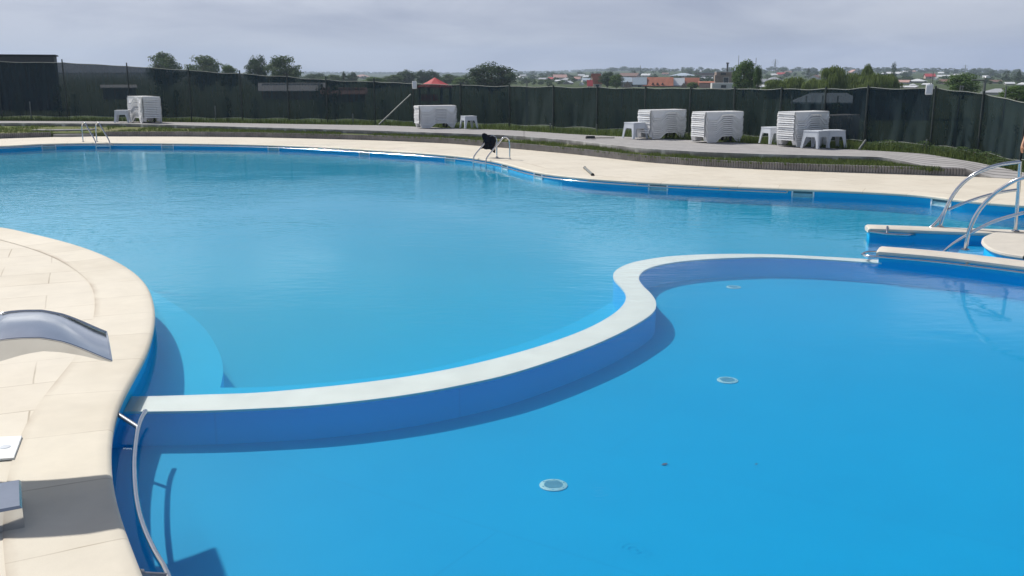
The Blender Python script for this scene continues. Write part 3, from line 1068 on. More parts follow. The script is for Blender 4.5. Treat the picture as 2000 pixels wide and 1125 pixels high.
def rail_from_outline(i0, i1, d=-0.13, z=-0.09):
    n_ = len(OUT)
    idx = []
    i = i0
    while i != i1:
        idx.append(i); i = (i + 1) % n_
    pts = smooth_path([Vector((OUT[k].x + NRM[k].x * d, OUT[k].y + NRM[k].y * d, z)) for k in idx], 6)
    return pts
fr_pts = rail_from_outline(nearest(fe[0] + Vector((-2, 0, 0))), nearest(P(1555, 368)))
br = []
for a, b in ((40, 284), (130, 281), (215, 281), (290, 281), (370, 282), (456, 283), (540, 285), (620, 288), (690, 293), (768, 297), (830, 301), (884, 306), (1020, 330), (1068, 341), (1148, 350), (1252, 357), (1415, 365), (1537, 369)):
    p, t, n_ = wall_frame(P(a, b, -0.03), 0.03)
    q = min(fr_pts, key=lambda k: (k.xy - p.xy).length_squared)
    br.append((Vector((p.x, p.y, -0.062)), q.copy()))
grab_rail('pool_grab_rail', 'long steel grab rail on brackets running along the far pool wall', fr_pts[::2], br)

# the rail near the camera along the left bank
lr = [P(a, b, -0.1) for a, b in ((284, 803), (277, 815), (270, 835), (265, 865), (262, 905), (264, 955), (271, 1000), (284, 1040), (303, 1080), (328, 1125))]
lr += [lr[-1] + Vector((0.28, -0.55, 0)), lr[-1] + Vector((0.75, -1.1, 0))]
lr = catmull(lr, 0.08)
a0, a1 = P(225, 806, -0.04), P(269, 836, -0.1)
b1 = min(lr, key=lambda k: (k - P(303, 1080, -0.1)).length)
pw, tw, nw = wall_frame(P(282, 1108, -0.02), 0.0)
grab_rail('pool_grab_rail', 'curved steel grab rail just below the coping of the near left bank', lr,
          [(a0, min(lr, key=lambda k: (k - a1).length)), (Vector((pw.x, pw.y, -0.05)), min(lr, key=lambda k: (k.xy - pw.xy).length).copy())], r=0.019, bm='steel_satin')

# floor drains
def drain_mesh():
    root = empty('floor_drain', (0, 0, 0))
    m_ = MB(); m_.lathe([(0.108, 0.0), (0.107, 0.004), (0.102, 0.007), (0.0, 0.0075)], 28)
    m_.build('disc', M['drain'], root, smooth=40)
    g = MB()
    for k in range(-5, 6):
        y = k * 0.0115; L = sqrt(max(0.0, 0.072 ** 2 - y * y))
        g.box((0, y, 0.0085), (2 * L, 0.0045, 0.003))
    for k in range(6):
        a = 2 * pi * (k + 0.3) / 6
        g.lathe([(0.006, 0.007), (0.006, 0.010)], 8, (0.088 * cos(a), 0.088 * sin(a), 0))
    for k in range(9):                                                          # the arc shaped slot round the grille
        a = radians(50 + 80 * k / 8)
        g.box((0.078 * cos(a), 0.078 * sin(a), 0.0085), (0.014, 0.004, 0.003), rz=a + pi / 2)
    g.build('grille', M['drain_slot'], root)
    return root
dr0 = drain_mesh()
dr = [(1081, 948, Z_SH, 'round pale floor drain beside the ripples, nearest of all'), (1421, 743, Z_SH, 'round pale floor drain in the middle of the shallow water'),
      (1433, 561, Z_SH, 'round pale floor drain close behind the bend of the white wall on the shallow side'),
      (740, 648, Z_DEEP, 'round pale floor drain deep down in front of the white wall'), (660, 619, Z_DEEP, 'faint round drain lying behind the clearest drain of the deep floor'),
      (527, 541, Z_DEEP, 'faint round drain of the deep floor off the rounded left bank'), (920, 467, Z_DEEP, 'small faint drain farthest out on the deep pool floor')]
for i, (a, b, z, l) in enumerate(dr):
    o = dr0 if i == 0 else copy_tree(dr0)
    o.location = P(a, b, z + 0.002)
    o.rotation_euler = (0, 0, 0.12 + 0.4 * i)
    tag(o, l, 'drain', 'round drains in the pool floor')

for (a, b, s_, l) in ((1298, 907, 0.030, 'small dark leaf lying on the shallow floor right of the ripples'), (1477, 907, 0.014, 'tiny dark leaf on the shallow floor below the middle drain')):
    mb = MB(); c = P(a, b, Z_SH + 0.004)
    mb.add([(-s_, 0, 0), (-s_ * .3, -s_ * .45, 0.004), (s_ * .6, -s_ * .35, 0.003), (s_, 0.1 * s_, 0.006), (s_ * .4, s_ * .5, 0.005), (-s_ * .5, s_ * .4, 0.003)], [(0, 1, 2, 3, 4, 5)])
    o = mb.build('leaf', M['bark']); o.location = c; o.rotation_euler = (0, 0, 0.4)
    tag(o, l, 'leaf')

# ladders
def ladder(name, label, front_a, front_b, back_dir, depth_, top):
    """Two arched steel rails; front_a and front_b are the places where they dip over the edge."""
    bd = Vector((back_dir[0], back_dir[1], 0)).normalized()
    root = empty(name, tuple((front_a + front_b) / 2))
    tag(root, label, 'ladder', 'steel pool ladders')
    for fr in (front_a, front_b):
        prof = [(-0.10, -0.95), (-0.10, -0.25), (-0.10, -0.02), (-0.02, 0.14), (depth_ * 0.45, top * 0.72), (depth_ * 0.66, top * 0.97), (depth_ * 0.82, top * 1.0), (depth_ * 0.96, top * 0.86), (depth_, top * 0.62), (depth_, 0.3), (depth_, 0.0)]
        pts = catmull([fr + bd * x + Vector((0, 0, z)) for x, z in prof], 0.05)
        m_ = MB(); m_.tube(pts, 0.024, 10)
        rail = m_.build('rail', M['steel'], root, world=True, smooth=60)
        f_ = MB(); f_.lathe([(0.05, 0.004), (0.05, 0.012), (0.028, 0.03)], 14, tuple(fr + bd * depth_))
        f_.build('foot_flange', M['steel'], rail, world=True, smooth=40)
    for z in (-0.12, -0.36, -0.60):
        m_ = MB()
        c = (front_a + front_b) / 2 - bd * 0.10 + Vector((0, 0, z))
        L = (front_b - front_a).length; an = atan2((front_b - front_a).y, (front_b - front_a).x)
        m_.box(tuple(c), (L, 0.09, 0.025), rz=an)
        m_.build('step', M['steel'], root, world=True)
    return root
e1, e2 = P(186, 279.2), P(216, 278.9)
q = OUT[nearest(e1)]; e1 = Vector((q.x, q.y, 0)); q = OUT[nearest(e2)]; e2 = Vector((q.x, q.y, 0))
ladder('pool_ladder', 'steel pool ladder with two bare arched rails below the garden steps', e1, e2, (-0.80, 0.60), 0.80, 0.75)
q = OUT[nearest(P(931, 309))]; g1 = Vector((q.x, q.y, 0)); q = OUT[nearest(P(948, 313))]; g2 = Vector((q.x, q.y, 0))
bd2 = Vector((0.93, 0.36, 0)).normalized()
ladder('pool_ladder', 'steel pool ladder with a black towel hung over its rail', g1, g2, bd2, 0.68, 0.68)
# the towel over the farther rail of that ladder
fr = g1 if g1.y > g2.y else g2
mb = MB()
cc = fr + bd2 * 0.42 + Vector((0, 0, 0.66))
sd_ = Vector((-bd2.y, bd2.x, 0))
rows = []
for i in range(15):
    t = i / 14
    a = (t - 0.5) * 2
    row = []
    for k in range(9):
        s_ = (k / 8 - 0.5) * 2
        hang = max(0, abs(a) - 0.16)
        p = cc + bd2 * (s_ * (0.20 + 0.03 * sin(5 * a)) + 0.02 * sin(9 * s_ + 4 * a)) + sd_ * (-(a) * 0.09 + 0.035 * sin(7 * s_ + 3 * a)) + Vector((0, 0, -hang * (0.52 if a < 0 else 0.36) - 0.06 * s_ * s_ * hang + 0.03 + 0.16 * s_ * -0.4 + 0.02 * sin(6 * s_)))
        row.append(p)
    rows.append(row)
mb.strip(rows)
tw = mb.build('towel', M['towel'], smooth=80)
md = tw.modifiers.new('thick', 'SOLIDIFY'); md.thickness = 0.025
tag(tw, 'crumpled black towel hanging over the rail of a pool ladder', 'towel')

# pole on the far deck, and a small dark block on the terrace
pa, pb = P(1142, 327.5, 0.05), P(1157, 341, 0.03)
root = empty('steel_pole', tuple(pb))
tag(root, 'short grey pole lying on the deck to the right of the towel ladder', 'pole')
mb = MB(); mb.tube([pa, pb], 0.032, 10); mb.build('shaft', M['post_pale'], root, world=True, smooth=60)
mb = MB(); mb.tube([pb, pb + (pb - pa).normalized() * 0.09], 0.045, 10); mb.build('end_cap', M['rubber'], root, world=True, smooth=60)
mb = MB(); mb.tube([pa, pa + (pa - pb).normalized() * 0.12], [0.045, 0.03], 10); mb.build('head', M['coping_plain'], root, world=True, smooth=60)
pk = P(1153, 270.5, TERR + 0.01)
mb = MB(); mb.box((0, 0, 0.045), (0.34, 0.16, 0.09), rz=0.1, taper=0.85); mb.box((0.45, 0.02, 0.02), (0.8, 0.03, 0.025), rz=0.02)
bb = mb.build('floor_brush', M['rubber']); bb.location = pk
tag(bb, 'dark floor brush with a thin handle lying on the terrace paving', 'brush')

# ------------------------------------------------------------------ entrance: curbs, platform, steps and handrails
def curb(label, pix_c, half, endcap_dir, top_z=0.0):
    c = [P(a, b, top_z) for a, b in pix_c]
    c.append(c[-1] + (c[-1] - c[-2]).normalized() * 3.6)
    c = smooth_path(catmull(c, 0.2), 3)
    nr = normals2d(c)
    root = empty('entrance_curb', (c[0].x, c[0].y, Z_DEEP))
    tag(root, label, 'curb', 'low curbs either side of the pool entrance')
    pr = [(-half, -0.075), (-half - 0.03, -0.05), (-half - 0.03, -0.02), (-half + 0.02, 0.0), (half - 0.02, 0.0), (half + 0.03, -0.02), (half + 0.03, -0.05), (half, -0.075)]
    m_ = MB()
    rows = [[p + n_ * d + Vector((0, 0, z)) for d, z in pr] for p, n_ in zip(c, nr)]
    e = (c[0] - c[1]).normalized()
    rows = [[p + e * 0.035 - Vector((0, 0, 0.02)) for p in rows[0]]] + rows
    m_.strip(rows)
    b_ = len(m_.v); m_.v += rows[0]; m_.f.append(tuple(range(b_, b_ + len(pr)))); m_.uv.append(None); m_.mi.append(0)
    o_ = m_.build('coping', M['coping_plain'], root, world=True, smooth=40); fix_normals(o_)
    m_ = MB()
    A = [p + n_ * (half - 0.02) for p, n_ in zip(c, nr)]; B = [p - n_ * (half - 0.02) for p, n_ in zip(c, nr)]
    m_.strip([down(A, Z_DEEP), down(A, -0.06)]); m_.strip([down(B, -0.06), down(B, Z_DEEP)])
    m_.add([down(A, Z_DEEP)[0], down(A, -0.06)[0], down(B, -0.06)[0], down(B, Z_DEEP)[0]], [(0, 1, 2, 3)])
    m_.build('side', M['liner_shade_lift'], root, world=True)
    return c, nr, root
cF, nF, curbF = curb('far beige topped entrance curb with blue sides', [(1697, 441), (1770, 443.3), (1838, 446), (1900, 448.5), (1945, 450)], 0.17, None)
cN, nN, curbN = curb('near beige topped entrance curb with blue sides, touching the white wall', [(1720, 484.5), (1780, 489), (1838, 494), (1900, 501), (1960, 508), (2000, 513)], 0.19, None)
# platform
mb = MB()
ctr = V3(8.55, 14.2)
lp_ = [P(a, b) for a, b in ((1945, 453.5), (1927, 461), (1921, 469), (1927, 478), (1944, 487.5), (1968, 494), (2000, 499))]
lp_ = catmull(lp_, 0.1)
loop = [V3(15, 15.6), V3(11, 15.7)] + lp_ + [V3(9.5, 12.6), V3(11, 11.9), V3(15, 11.6)]
mb.poly(loop)
top = mb
rim_a = down(lp_, 0.0); rim_b = []
nr = normals2d(lp_)
sgn = 1 if (lp_[8] + nr[8] - ctr).length > (lp_[8] - ctr).length else -1
prof2 = [(0.0, 0.0), (0.025, -0.012), (0.03, -0.04), (0.01, -0.06), (-0.03, -0.06)]
mb.strip([[p + n_ * (sgn * d) + Vector((0, 0, z)) for p, n_ in zip(lp_, nr)] for d, z in prof2])
pf = mb.build('entrance_platform', M['coping_plain'], smooth=40); fix_normals(pf)
if max(pf.data.polygons, key=lambda p: p.area).normal.z < 0: pf.data.flip_normals()
tag(pf, kind='structure')
mb = MB()
mb.strip([[p - n_ * (sgn * 0.02) + Vector((0, 0, z)) for p, n_ in zip(lp_, nr)] for z in (-0.055, Z_DEEP)])
tag(mb.build('platform_wall', M['liner_shade_lift']), kind='structure')
# steps under water between the curbs
for k, (ext, z) in enumerate(((0.35, -0.24), (0.75, -0.38))):
    arc_ = [p + n_ * (sgn * ext) for p, n_ in zip(lp_, nr)]
    mb = MB()
    mb.poly(down(arc_, z) + [V3(11, 13.5, z)])
    mb.strip([down(arc_, z), down(arc_, Z_DEEP)])
    tag(mb.build('entrance_step', M['liner']), kind='structure')

def handrail(label, plane_p, plane_d, main, lower, post, foot_px, ext):
    root = empty('entrance_handrail', tuple(P(*foot_px)))
    tag(root, label, 'handrail', 'curved steel handrails at the pool entrance')
    pts = [PV(a, b, plane_p, plane_d) for a, b in main]
    pts = catmull(pts + ext, 0.08)
    pts[0].z = 0.0
    m_ = MB(); m_.tube(pts, 0.030, 12); m_.build('top_rail', M['steel'], root, world=True, smooth=60)
    m_ = MB(); m_.lathe([(0.065, 0.004), (0.065, 0.014), (0.036, 0.03)], 16, tuple(pts[0])); m_.build('foot_flange', M['steel'], root, world=True, smooth=40)
    for lowset in lower:
        m_ = MB(); m_.tube(catmull(lowset, 0.08), 0.024, 10); m_.build('lower_rail', M['steel'], root, world=True, smooth=60)
    if post:
        m_ = MB(); m_.tube(post, 0.030, 12); m_.build('post', M['steel'], root, world=True, smooth=60)
        m_ = MB(); m_.lathe([(0.065, 0.004), (0.065, 0.014), (0.036, 0.03)], 16, tuple(post[0])); m_.build('foot_flange', M['steel'], root, world=True, smooth=40)
    return root
fp = P(1836, 443.5); pp_ = P(1983, 452)
dF = (pp_ - fp).normalized()
vf = lambda a, b: PV(a, b, fp, (dF.x, dF.y))
top_end = vf(1993, 316)
inn = Vector((dF.y, -dF.x, 0))                                   # towards the steps
grab = [P(1698, 452.5, -0.075), P(1735, 457.5, -0.085), P(1772, 459, -0.085)]
handrail('far curved steel handrail rising from the far entrance curb to an upright post', fp, (dF.x, dF.y),
         [(1836, 443.5), (1841, 425), (1850, 402), (1862, 380), (1880, 358), (1905, 339), (1932, 327), (1962, 320), (1993, 316)],
         [grab + [vf(1800, 454.5) + inn * 0.10, vf(1822, 440) + inn * 0.03, vf(1838, 423), vf(1849, 404)],
          [vf(1851, 410), vf(1875, 399.5), vf(1902, 389.5), vf(1930, 381), (vf(1960, 374.5)), vf(1992, 370)]],
         [pp_, Vector((pp_.x, pp_.y, 0)).lerp(top_end, 0.5), top_end], (1836, 443.5), [])
np_ = P(1885, 488.5)
dN = (P(1960, 500) - P(1800, 484)).normalized()
vn = lambda a, b: PV(a, b, np_, (dN.x, dN.y))
e_ = vn(2000, 347)
handrail('near curved steel handrail standing on the near entrance curb', np_, (dN.x, dN.y),
         [(1885, 488.5), (1888, 470), (1893, 450), (1902, 428), (1915, 407), (1935, 385), (1960, 366), (2000, 347)],
         [[vn(1838, 485.5) - Vector((0, 0, 0.1)), vn(1862, 476), vn(1890, 458.5), vn(1918, 443), vn(1950, 429), vn(2000, 415)]],
         [Vector((e_.x + dN.x * 0.5, e_.y + dN.y * 0.5, 0)), e_ + dN * 0.5 + Vector((0, 0, 0.07))], (1885, 488.5), [e_ + dN * 0.5 + Vector((0, 0, 0.07))])
# grab rail along the near curb, with its loop round the curb's end
side = -1 if (cN[5] + nN[5]).y > cN[5].y else 1
gN = [cN[k] + nN[k] * side * 0.32 + Vector((0, 0, -0.085)) for k in range(2, len(cN) - 3)]
s0 = (cN[0] - cN[1]).normalized()
gl_ = [cN[0] + s0 * 0.05 - nN[0] * side * 0.20, cN[0] + s0 * 0.20 - nN[0] * side * 0.14, cN[0] + s0 * 0.17 + nN[0] * side * 0.20]
gl_ = [p + Vector((0, 0, -0.10)) for p in gl_]
bk_px = [k for k in (6, 22, 36) if k < len(cN)]
brs = []
for k in bk_px:
    brs.append((cN[k] + nN[k] * side * 0.17 + Vector((0, 0, -0.065)), cN[k] + nN[k] * side * 0.32 + Vector((0, 0, -0.085))))
grab_rail('pool_grab_rail', 'straight steel grab rail along the front of the near entrance curb', catmull(gl_ + gN[1:], 0.1), brs[:1] + brs[1:])
# bracket pipe of the far curb
for a, b in ((1733, 446.5),):
    m_ = MB(); q0 = P(a, b, -0.02); m_.tube([q0 + Vector((0, 0, 0.03)), q0 - nF[2] * 0.0 + inn * 0.13 + Vector((0, 0, -0.02)), P(1733, 457.3, -0.085)], 0.02, 8)
    m_.build('bracket', M['steel'], bpy.data.objects['entrance_handrail'], world=True, smooth=50)

# ------------------------------------------------------------------ steel water spout on the left bank
ft = P(218, 706, 0.775)
pe, te_, ne_ = wall_frame(ft)
flow = ne_.copy(); sidev = Vector((-flow.y, flow.x, 0))
near = [(-60, 690), (0, 665), (40, 661.5), (80, 661), (120, 668), (160, 682), (200, 699), (218, 706)]
npts = [PV(a, b, ft, (flow.x, flow.y)) for a, b in near]
lowp = [(-60, 730), (0, 706), (40, 694), (85, 686), (120, 688), (160, 694.5), (200, 704.5), (217.5, 707.2)]
lpts = [PV(a, b, ft, (flow.x, flow.y)) for a, b in lowp]
# continue the arch down to the deck outside the frame
def extend(pts, foot_x, foot_z):
    p0 = pts[0]; d = (pts[1] - pts[0])
    back = []
    for k in range(1, 6):
        t = k / 5
        back.append(Vector((p0.x - flow.x * foot_x * (1 - (1 - t) ** 1.6), p0.y - flow.y * foot_x * (1 - (1 - t) ** 1.6), p0.z + (foot_z - p0.z) * t ** 1.35)))
    return back[::-1] + pts
T = catmull(extend(npts, 0.62, 0.01), 0.06); Bt = catmull(extend(lpts, 0.48, 0.01), 0.06)
T = resample(T, 46); Bt = resample(Bt, 46)
WID = 0.76
root = empty('water_spout', (T[0].x, T[0].y, 0))
tag(root, 'wide arched stainless steel water spout reaching over the near left bank', 'water spout')
mb = MB()
crown_ = lambda k: 0.0
mb.strip([[p + sidev * (WID * (1 - j / 12)) + Vector((0, 0, 0.004 + 0.022 * (1 - (2 * j / 12 - 1) ** 2))) for p in T] for j in range(13)])
mb.build('top_sheet', M['steel_sheet'], root, world=True, smooth=60)
for w_ in (0.0, WID):
    mb = MB(); mb.tube([p + sidev * w_ + Vector((0, 0, 0.004)) for p in T], 0.007, 8)
    mb.build('rolled_edge', M['steel'], root, world=True, smooth=60)
mb = MB(); mb.tube([T[-1] + sidev * (WID * j / 8) + Vector((0, 0, 0.004 + 0.022 * (1 - (2 * j / 8 - 1) ** 2))) for j in range(9)], 0.006, 8)
mb.build('rolled_edge', M['steel'], root, world=True, smooth=60)
mb = MB(); mb.strip([T, Bt]); mb.strip([[p + sidev * WID for p in Bt], [p + sidev * WID for p in T]])
mb.build('side_sheet', M['steel_sheet'], root, world=True, smooth=25)
mb = MB(); mb.strip([Bt, [p + sidev * WID for p in Bt]])
mb.build('bottom_sheet', M['steel_sheet'], root, world=True, smooth=25)
mb = MB(); c = (T[0] + Bt[0]) / 2 + sidev * (WID / 2)
mb.box((c.x, c.y, 0.012), (0.42, WID + 0.16, 0.02), rz=atan2(flow.y, flow.x))
mb.build('base_plate', M['steel'], root, world=True)
print('SPOUT z', [round(p.z, 2) for p in npts], 'flow', flow)

# low steel box at the lower left
q1, q2, q3, q4 = P(41, 935, 0.14), P(43, 988, 0.14), P(0, 999, 0.14), P(0, 955, 0.14)
mb = MB()
dirv = (q2 - q1).normalized(); out_ = Vector((-dirv.y, dirv.x, 0))
if out_.x > 0: out_ = -out_
L = (q2 - q1).length
def ring(z, g):
    a = q1 - dirv * g - out_ * g; b = q2 + dirv * g - out_ * g
    return [Vector((v.x, v.y, z)) for v in (a, b, b + out_ * (1.1 + 2 * g), a + out_ * (1.1 + 2 * g))]
rs = [ring(0.004, 0.0), ring(0.125, 0.0), ring(0.14, -0.012)]
mb.strip(rs, closed=True)
b_ = len(mb.v) - 4; mb.f.append((b_, b_ + 1, b_ + 2, b_ + 3)); mb.uv.append(None); mb.mi.append(0)
root = empty('steel_box', (q1.x, q1.y, 0))
tag(root, 'low stainless steel box on the deck at the lower left corner', 'steel box')
ob = mb.build('housing', M['steel_sheet'], root, world=True); fix_normals(ob)
mb = MB(); cc = (q1 + q2) / 2 + out_ * 0.08; mb.box((cc.x - 0.02, cc.y + 0.05, 0.0905), (0.05, 0.05, 0.005), rz=0.3); 
# white cover plate let into the deck
root = empty('cover_plate', tuple(P(12, 872)))
tag(root, 'flat white square cover plate lying on the deck below the water spout', 'cover')
mb = MB(); c4 = [P(43, 850.5, 0.022), P(27, 893, 0.022), P(-25, 897, 0.022), P(-12, 853, 0.022)]
mb.strip([[Vector((p.x, p.y, 0.004)) for p in c4], [Vector((p.x, p.y, 0.02)) for p in c4], [p.lerp((c4[0] + c4[2]) / 2, 0.03) for p in c4]], closed=True)
b_ = len(mb.v) - 4; mb.f.append((b_, b_ + 1, b_ + 2, b_ + 3)); mb.uv.append(None); mb.mi.append(0)
fix_normals(mb.build('lid', M['white_paint'], root, world=True))
mb = MB(); c0 = (c4[0] + c4[2]) / 2; mb.lathe([(0.035, 0.022), (0.035, 0.025), (0.02, 0.026)], 14, (c0.x, c0.y, 0)); mb.build('finger_hole_cap', M['plastic_cool'], root, world=True)

# ------------------------------------------------------------------ sun loungers, stacked
LL, LW = 1.62, 0.70
def sstep(a, b, x):
    t = min(1, max(0, (x - a) / (b - a))); return t * t * (3 - 2 * t)
def wave(s):
    """Lower edge of the side panel along the lounger."""
    z = 0.19 * (1 - sstep(0.0, 0.045, s))
    z = max(z, 0.185 * sstep(0.24, 0.47, s) * (1 - sstep(0.70, 0.86, s)))
    return max(z, 0.19 * sstep(0.93, 0.985, s))
BED = 0.27
def make_lounger(full):
    """full: the whole flank shows, as on the top lounger of a stack; else the flank steps in above its lower rim so that the next one nests over it."""
    root = empty('sun_lounger', (0, 0, 0))
    tag(root, 'white', 'sun lounger', 'white sun loungers stacked on the terrace')
    b_ = MB()
    nsl = 15
    xs, ys_ = (0.10, 0.07) if full else (0.26, 0.30)
    for k in range(nsl):
        x = -LL / 2 + xs + (LL - 2 * xs) * k / (nsl - 1)
        b_.box((x, 0, BED - 0.012), (0.07, LW - ys_, 0.02))
    for sy in (-1, 1): b_.box((0, sy * (LW / 2 - ys_ / 2 - 0.005), BED - 0.014), (LL - 2 * xs + 0.06, 0.05, 0.024))
    b_.build('bed', M['plastic'], root)
    S = [k / 44 for k in range(45)]
    for sy in (-1, 1):
        p_ = MB()
        def yy(z, g=0.0): return sy * (LW / 2 - 0.02 + 0.10 * (BED - z) + g)
        prof = ((0.0, 'top'), (0.022, 'top'), (0.022, 'top2'), (0.004, 'top2'), (0.004, 'low2'), (0.034, 'low2'), (0.034, 'low'), (0.0, 'low')) if full else \
               ((-1, 'top'), (-1, 'low2'), (0.034, 'low2'), (0.034, 'low'), (0.0, 'low'))
        rows = []
        for g, edge in prof:
            row = []
            for s in S:
                gg = g
                if g == -1: gg = -0.02 - 0.12 * max(1 - sstep(0.20, 0.32, s), sstep(0.38, 0.46, s) * (1 - sstep(0.72, 0.78, s)), sstep(0.82, 0.87, s))
                zt = BED - (0.015 * (s - 0.4) if s > 0.4 else 0)
                wz = wave(s)
                z = {'top': zt, 'top2': zt - 0.02, 'low2': min(wz + (0.026 if full else 0.043), zt - 0.0205), 'low': wz}[edge]
                row.append(Vector((-LL / 2 + s * LL, yy(z, gg), z)))
            rows.append(row)
        rows.append(rows[0])
        if sy > 0: rows.reverse()
        p_.strip(rows)
        p_.build('side_panel', M['plastic'], root, smooth=35)
    for sx in (-1, 1):
        p_ = MB()
        ys = [-1, -0.6, 0, 0.6, 1]
        rows = []
        low = ((0.040, 0.236), (0.048, 0.190), (0.006, 0.186))
        prof = (((0.0, BED), (0.026, BED), (0.026, BED - 0.024), (-0.01, BED - 0.025), (-0.012, 0.242), (-0.05, 0.240), (-0.05, 0.236)) if full else ((-0.16, BED), (-0.16, 0.236))) + low
        for g, z in prof:
            rows.append([Vector((sx * (LL / 2 + g), t * (LW / 2 - 0.03 + 0.10 * (BED - z)), z)) for t in ys])
        rows.append([p + Vector((-sx * 0.012, 0, 0)) for p in rows[-1]]); rows.append([p + Vector((-sx * 0.014, 0, 0)) for p in rows[0]]); rows.append(rows[0])
        if sx < 0: rows.reverse()
        p_.strip(rows)
        p_.build('end_panel', M['plastic'], root, smooth=35)
    return root
loung = {True: make_lounger(True), False: make_lounger(False)}
WHEELS = []
used = {True: False, False: False}
ORD = ['bottom', 'second from the bottom', 'third from the bottom', 'fourth from the bottom', 'fifth from the bottom', 'sixth from the bottom', 'seventh from the bottom', 'eighth from the bottom', 'ninth from the bottom']
def stack(pos, rz, n, pitch, where, sc=1.0):
    for k in range(n):
        top_one = k == n - 1
        o = loung[top_one] if not used[top_one] else copy_tree(loung[top_one])
        used[top_one] = True
        o.location = pos + Vector((0, 0, k * pitch)) + Vector((random.uniform(-0.012, 0.012), random.uniform(-0.012, 0.012), 0))
        o.rotation_euler = (0, 0, rz + random.uniform(-0.008, 0.008))
        o.scale = (sc, sc, sc)
        if k == n - 1: which = 'topmost'
        elif k == n - 2: which = 'second from the top'
        elif k == n - 3: which = 'third from the top'
        elif k == n - 4: which = 'fourth from the top'
        else: which = ORD[k]
        tag(o, 'white sun lounger, %s in the stack %s' % (which, where), 'sun lounger')
        if k == 0:
            for sy in (-1, 1):
                wm = MB(); c0 = len(wm.v)
                wm.tube([(0.42, sy * 0.2 - 0.02, 0.045), (0.42, sy * 0.2 + 0.02, 0.045)], 0.045, 14)
                wm.tube([(0.42, sy * 0.2, 0.06), (0.42, sy * 0.2, 0.17)], 0.016, 6)
                wm.build('wheel', M['rubber'], o, smooth=40)
def stack_at(left_px, right_px, y_left, rz_deg, n, pitch, where):
    """left_px, y_left: the foot of the nearest lower corner of the end panel."""
    c = P(left_px, y_left, TERR)
    a = radians(rz_deg)
    ax = Vector((cos(a), sin(a), 0)); ay = Vector((-sin(a), cos(a), 0))
    stack(c + ax * (LL / 2) + ay * (LW / 2), a, n, pitch, where)
stack_at(821, 888, 250.3, 24, 11, 0.065, 'near the fence brace')
stack_at(1271, 1330, 271.3, 33, 12, 0.065, 'next left of the lone stack')
stack_at(1377, 1440, 279.0, 30, 12, 0.066, 'standing alone without a table')
stack_at(1551, 1615, 286.8, 35, 13, 0.066, 'behind the pair of tables')
stack(P(1632, 275, TERR) + Vector((0.1, 0.4, 0)), radians(34), 10, 0.065, 'half hidden by a bush')
# far left stack shows its other end
a = radians(-50)
c = P(281, 240.5, TERR)
ax = Vector((cos(a), sin(a), 0)); ay = Vector((-sin(a), cos(a), 0))
stack(c - ax * (LL * 0.6) + ay * (LW * 0.6), a, 12, 0.080, 'by the far left table', 1.2)

# ------------------------------------------------------------------ side tables
def make_table():
    root = empty('side_table', (0, 0, 0))
    tag(root, 'x', 'side table', 'white plastic side tables')
    T2, H2 = 0.235, 0.47
    m_ = MB()
    m_.box((0, 0, H2 - 0.0125), (2 * T2 + 0.02, 2 * T2 + 0.02, 0.025), taper=0.985)
    m_.build('table_top', M['plastic_cool'], root)
    m_ = MB()
    for k in range(4):
        a = k * pi / 2
        R_ = Matrix.Rotation(a, 3, 'Z')
        z0 = H2 - 0.17
        vs = [R_ @ Vector(v) for v in ((-T2 + 0.045, -T2 - 0.012, z0), (T2 - 0.045, -T2 - 0.012, z0), (T2 - 0.04, -T2, H2 - 0.026), (-T2 + 0.04, -T2, H2 - 0.026),
                                       (-T2 + 0.045, -T2 + 0.004, z0), (T2 - 0.045, -T2 + 0.004, z0), (T2 - 0.04, -T2 + 0.014, H2 - 0.026), (-T2 + 0.04, -T2 + 0.014, H2 - 0.026))]
        m_.add(vs, [(0, 1, 2, 3), (5, 4, 7, 6), (1, 0, 4, 5), (3, 2, 6, 7)])
    m_.build('apron', M['plastic_cool'], root)
    for sx in (-1, 1):
        for sy in (-1, 1):
            l = MB()
            # L shaped leg, wider at the top, splayed outwards, with two shallow grooves on its corner
            rows = []
            for z, wd, sp in ((0.0, 0.062, 0.045), (0.20, 0.080, 0.024), (0.30, 0.11, 0.013), (H2 - 0.026, 0.12, 0.0)):
                e = T2 + sp
                row = [(e - wd, e), (e - 0.03, e), (e - 0.024, e - 0.008), (e - 0.016, e), (e, e), (e, e - 0.016), (e - 0.008, e - 0.024), (e, e - 0.03), (e, e - wd), (e - 0.018, e - wd), (e - 0.02, e - 0.02), (e - wd, e - 0.018)]
                rows.append([Vector((sx * x, sy * y, z)) for x, y in row])
            if sx * sy > 0: rows.reverse()
            l.strip(rows, closed=True)
            for rr in (0, -1):
                b0_ = len(l.v); l.v += rows[rr]; l.f.append(tuple(range(b0_, b0_ + 12))); l.uv.append(None); l.mi.append(0)
            fix_normals(l.build('leg', M['plastic_cool'], root, smooth=25))
    return root
tab = make_table()
tspots = [((236, 239.5), 12, 1.2, 'white plastic side table in front of the far left lounger stack'),
          ((915, 251), 25, 1.08, 'white plastic side table standing clear to the right of the lounger stack by the brace'),
          ((1242, 271), 30, 1.18, 'white plastic side table touching the left of two neighbouring lounger stacks'),
          ((1512, 281), 20, 1.12, 'white plastic side table half hidden behind the tallest lounger stack'),
          ((1597, 290), 38, 1.12, 'white plastic side table in front of the tallest stack, nearest to the pool'),
          ((1631, 288.5), 5, 1.12, 'white plastic side table pushed against the right side of its twin')]
for i, ((a, b), r_, sc, l) in enumerate(tspots):
    o = tab if i == 0 else copy_tree(tab)
    o.location = P(a, b, TERR) + Vector((0, 0.25, 0)); o.location.z = TERR + 0.002
    o.rotation_euler = (0, 0, radians(r_)); o.scale = (sc, sc, sc)
    tag(o, l, 'side table', 'white plastic side tables')

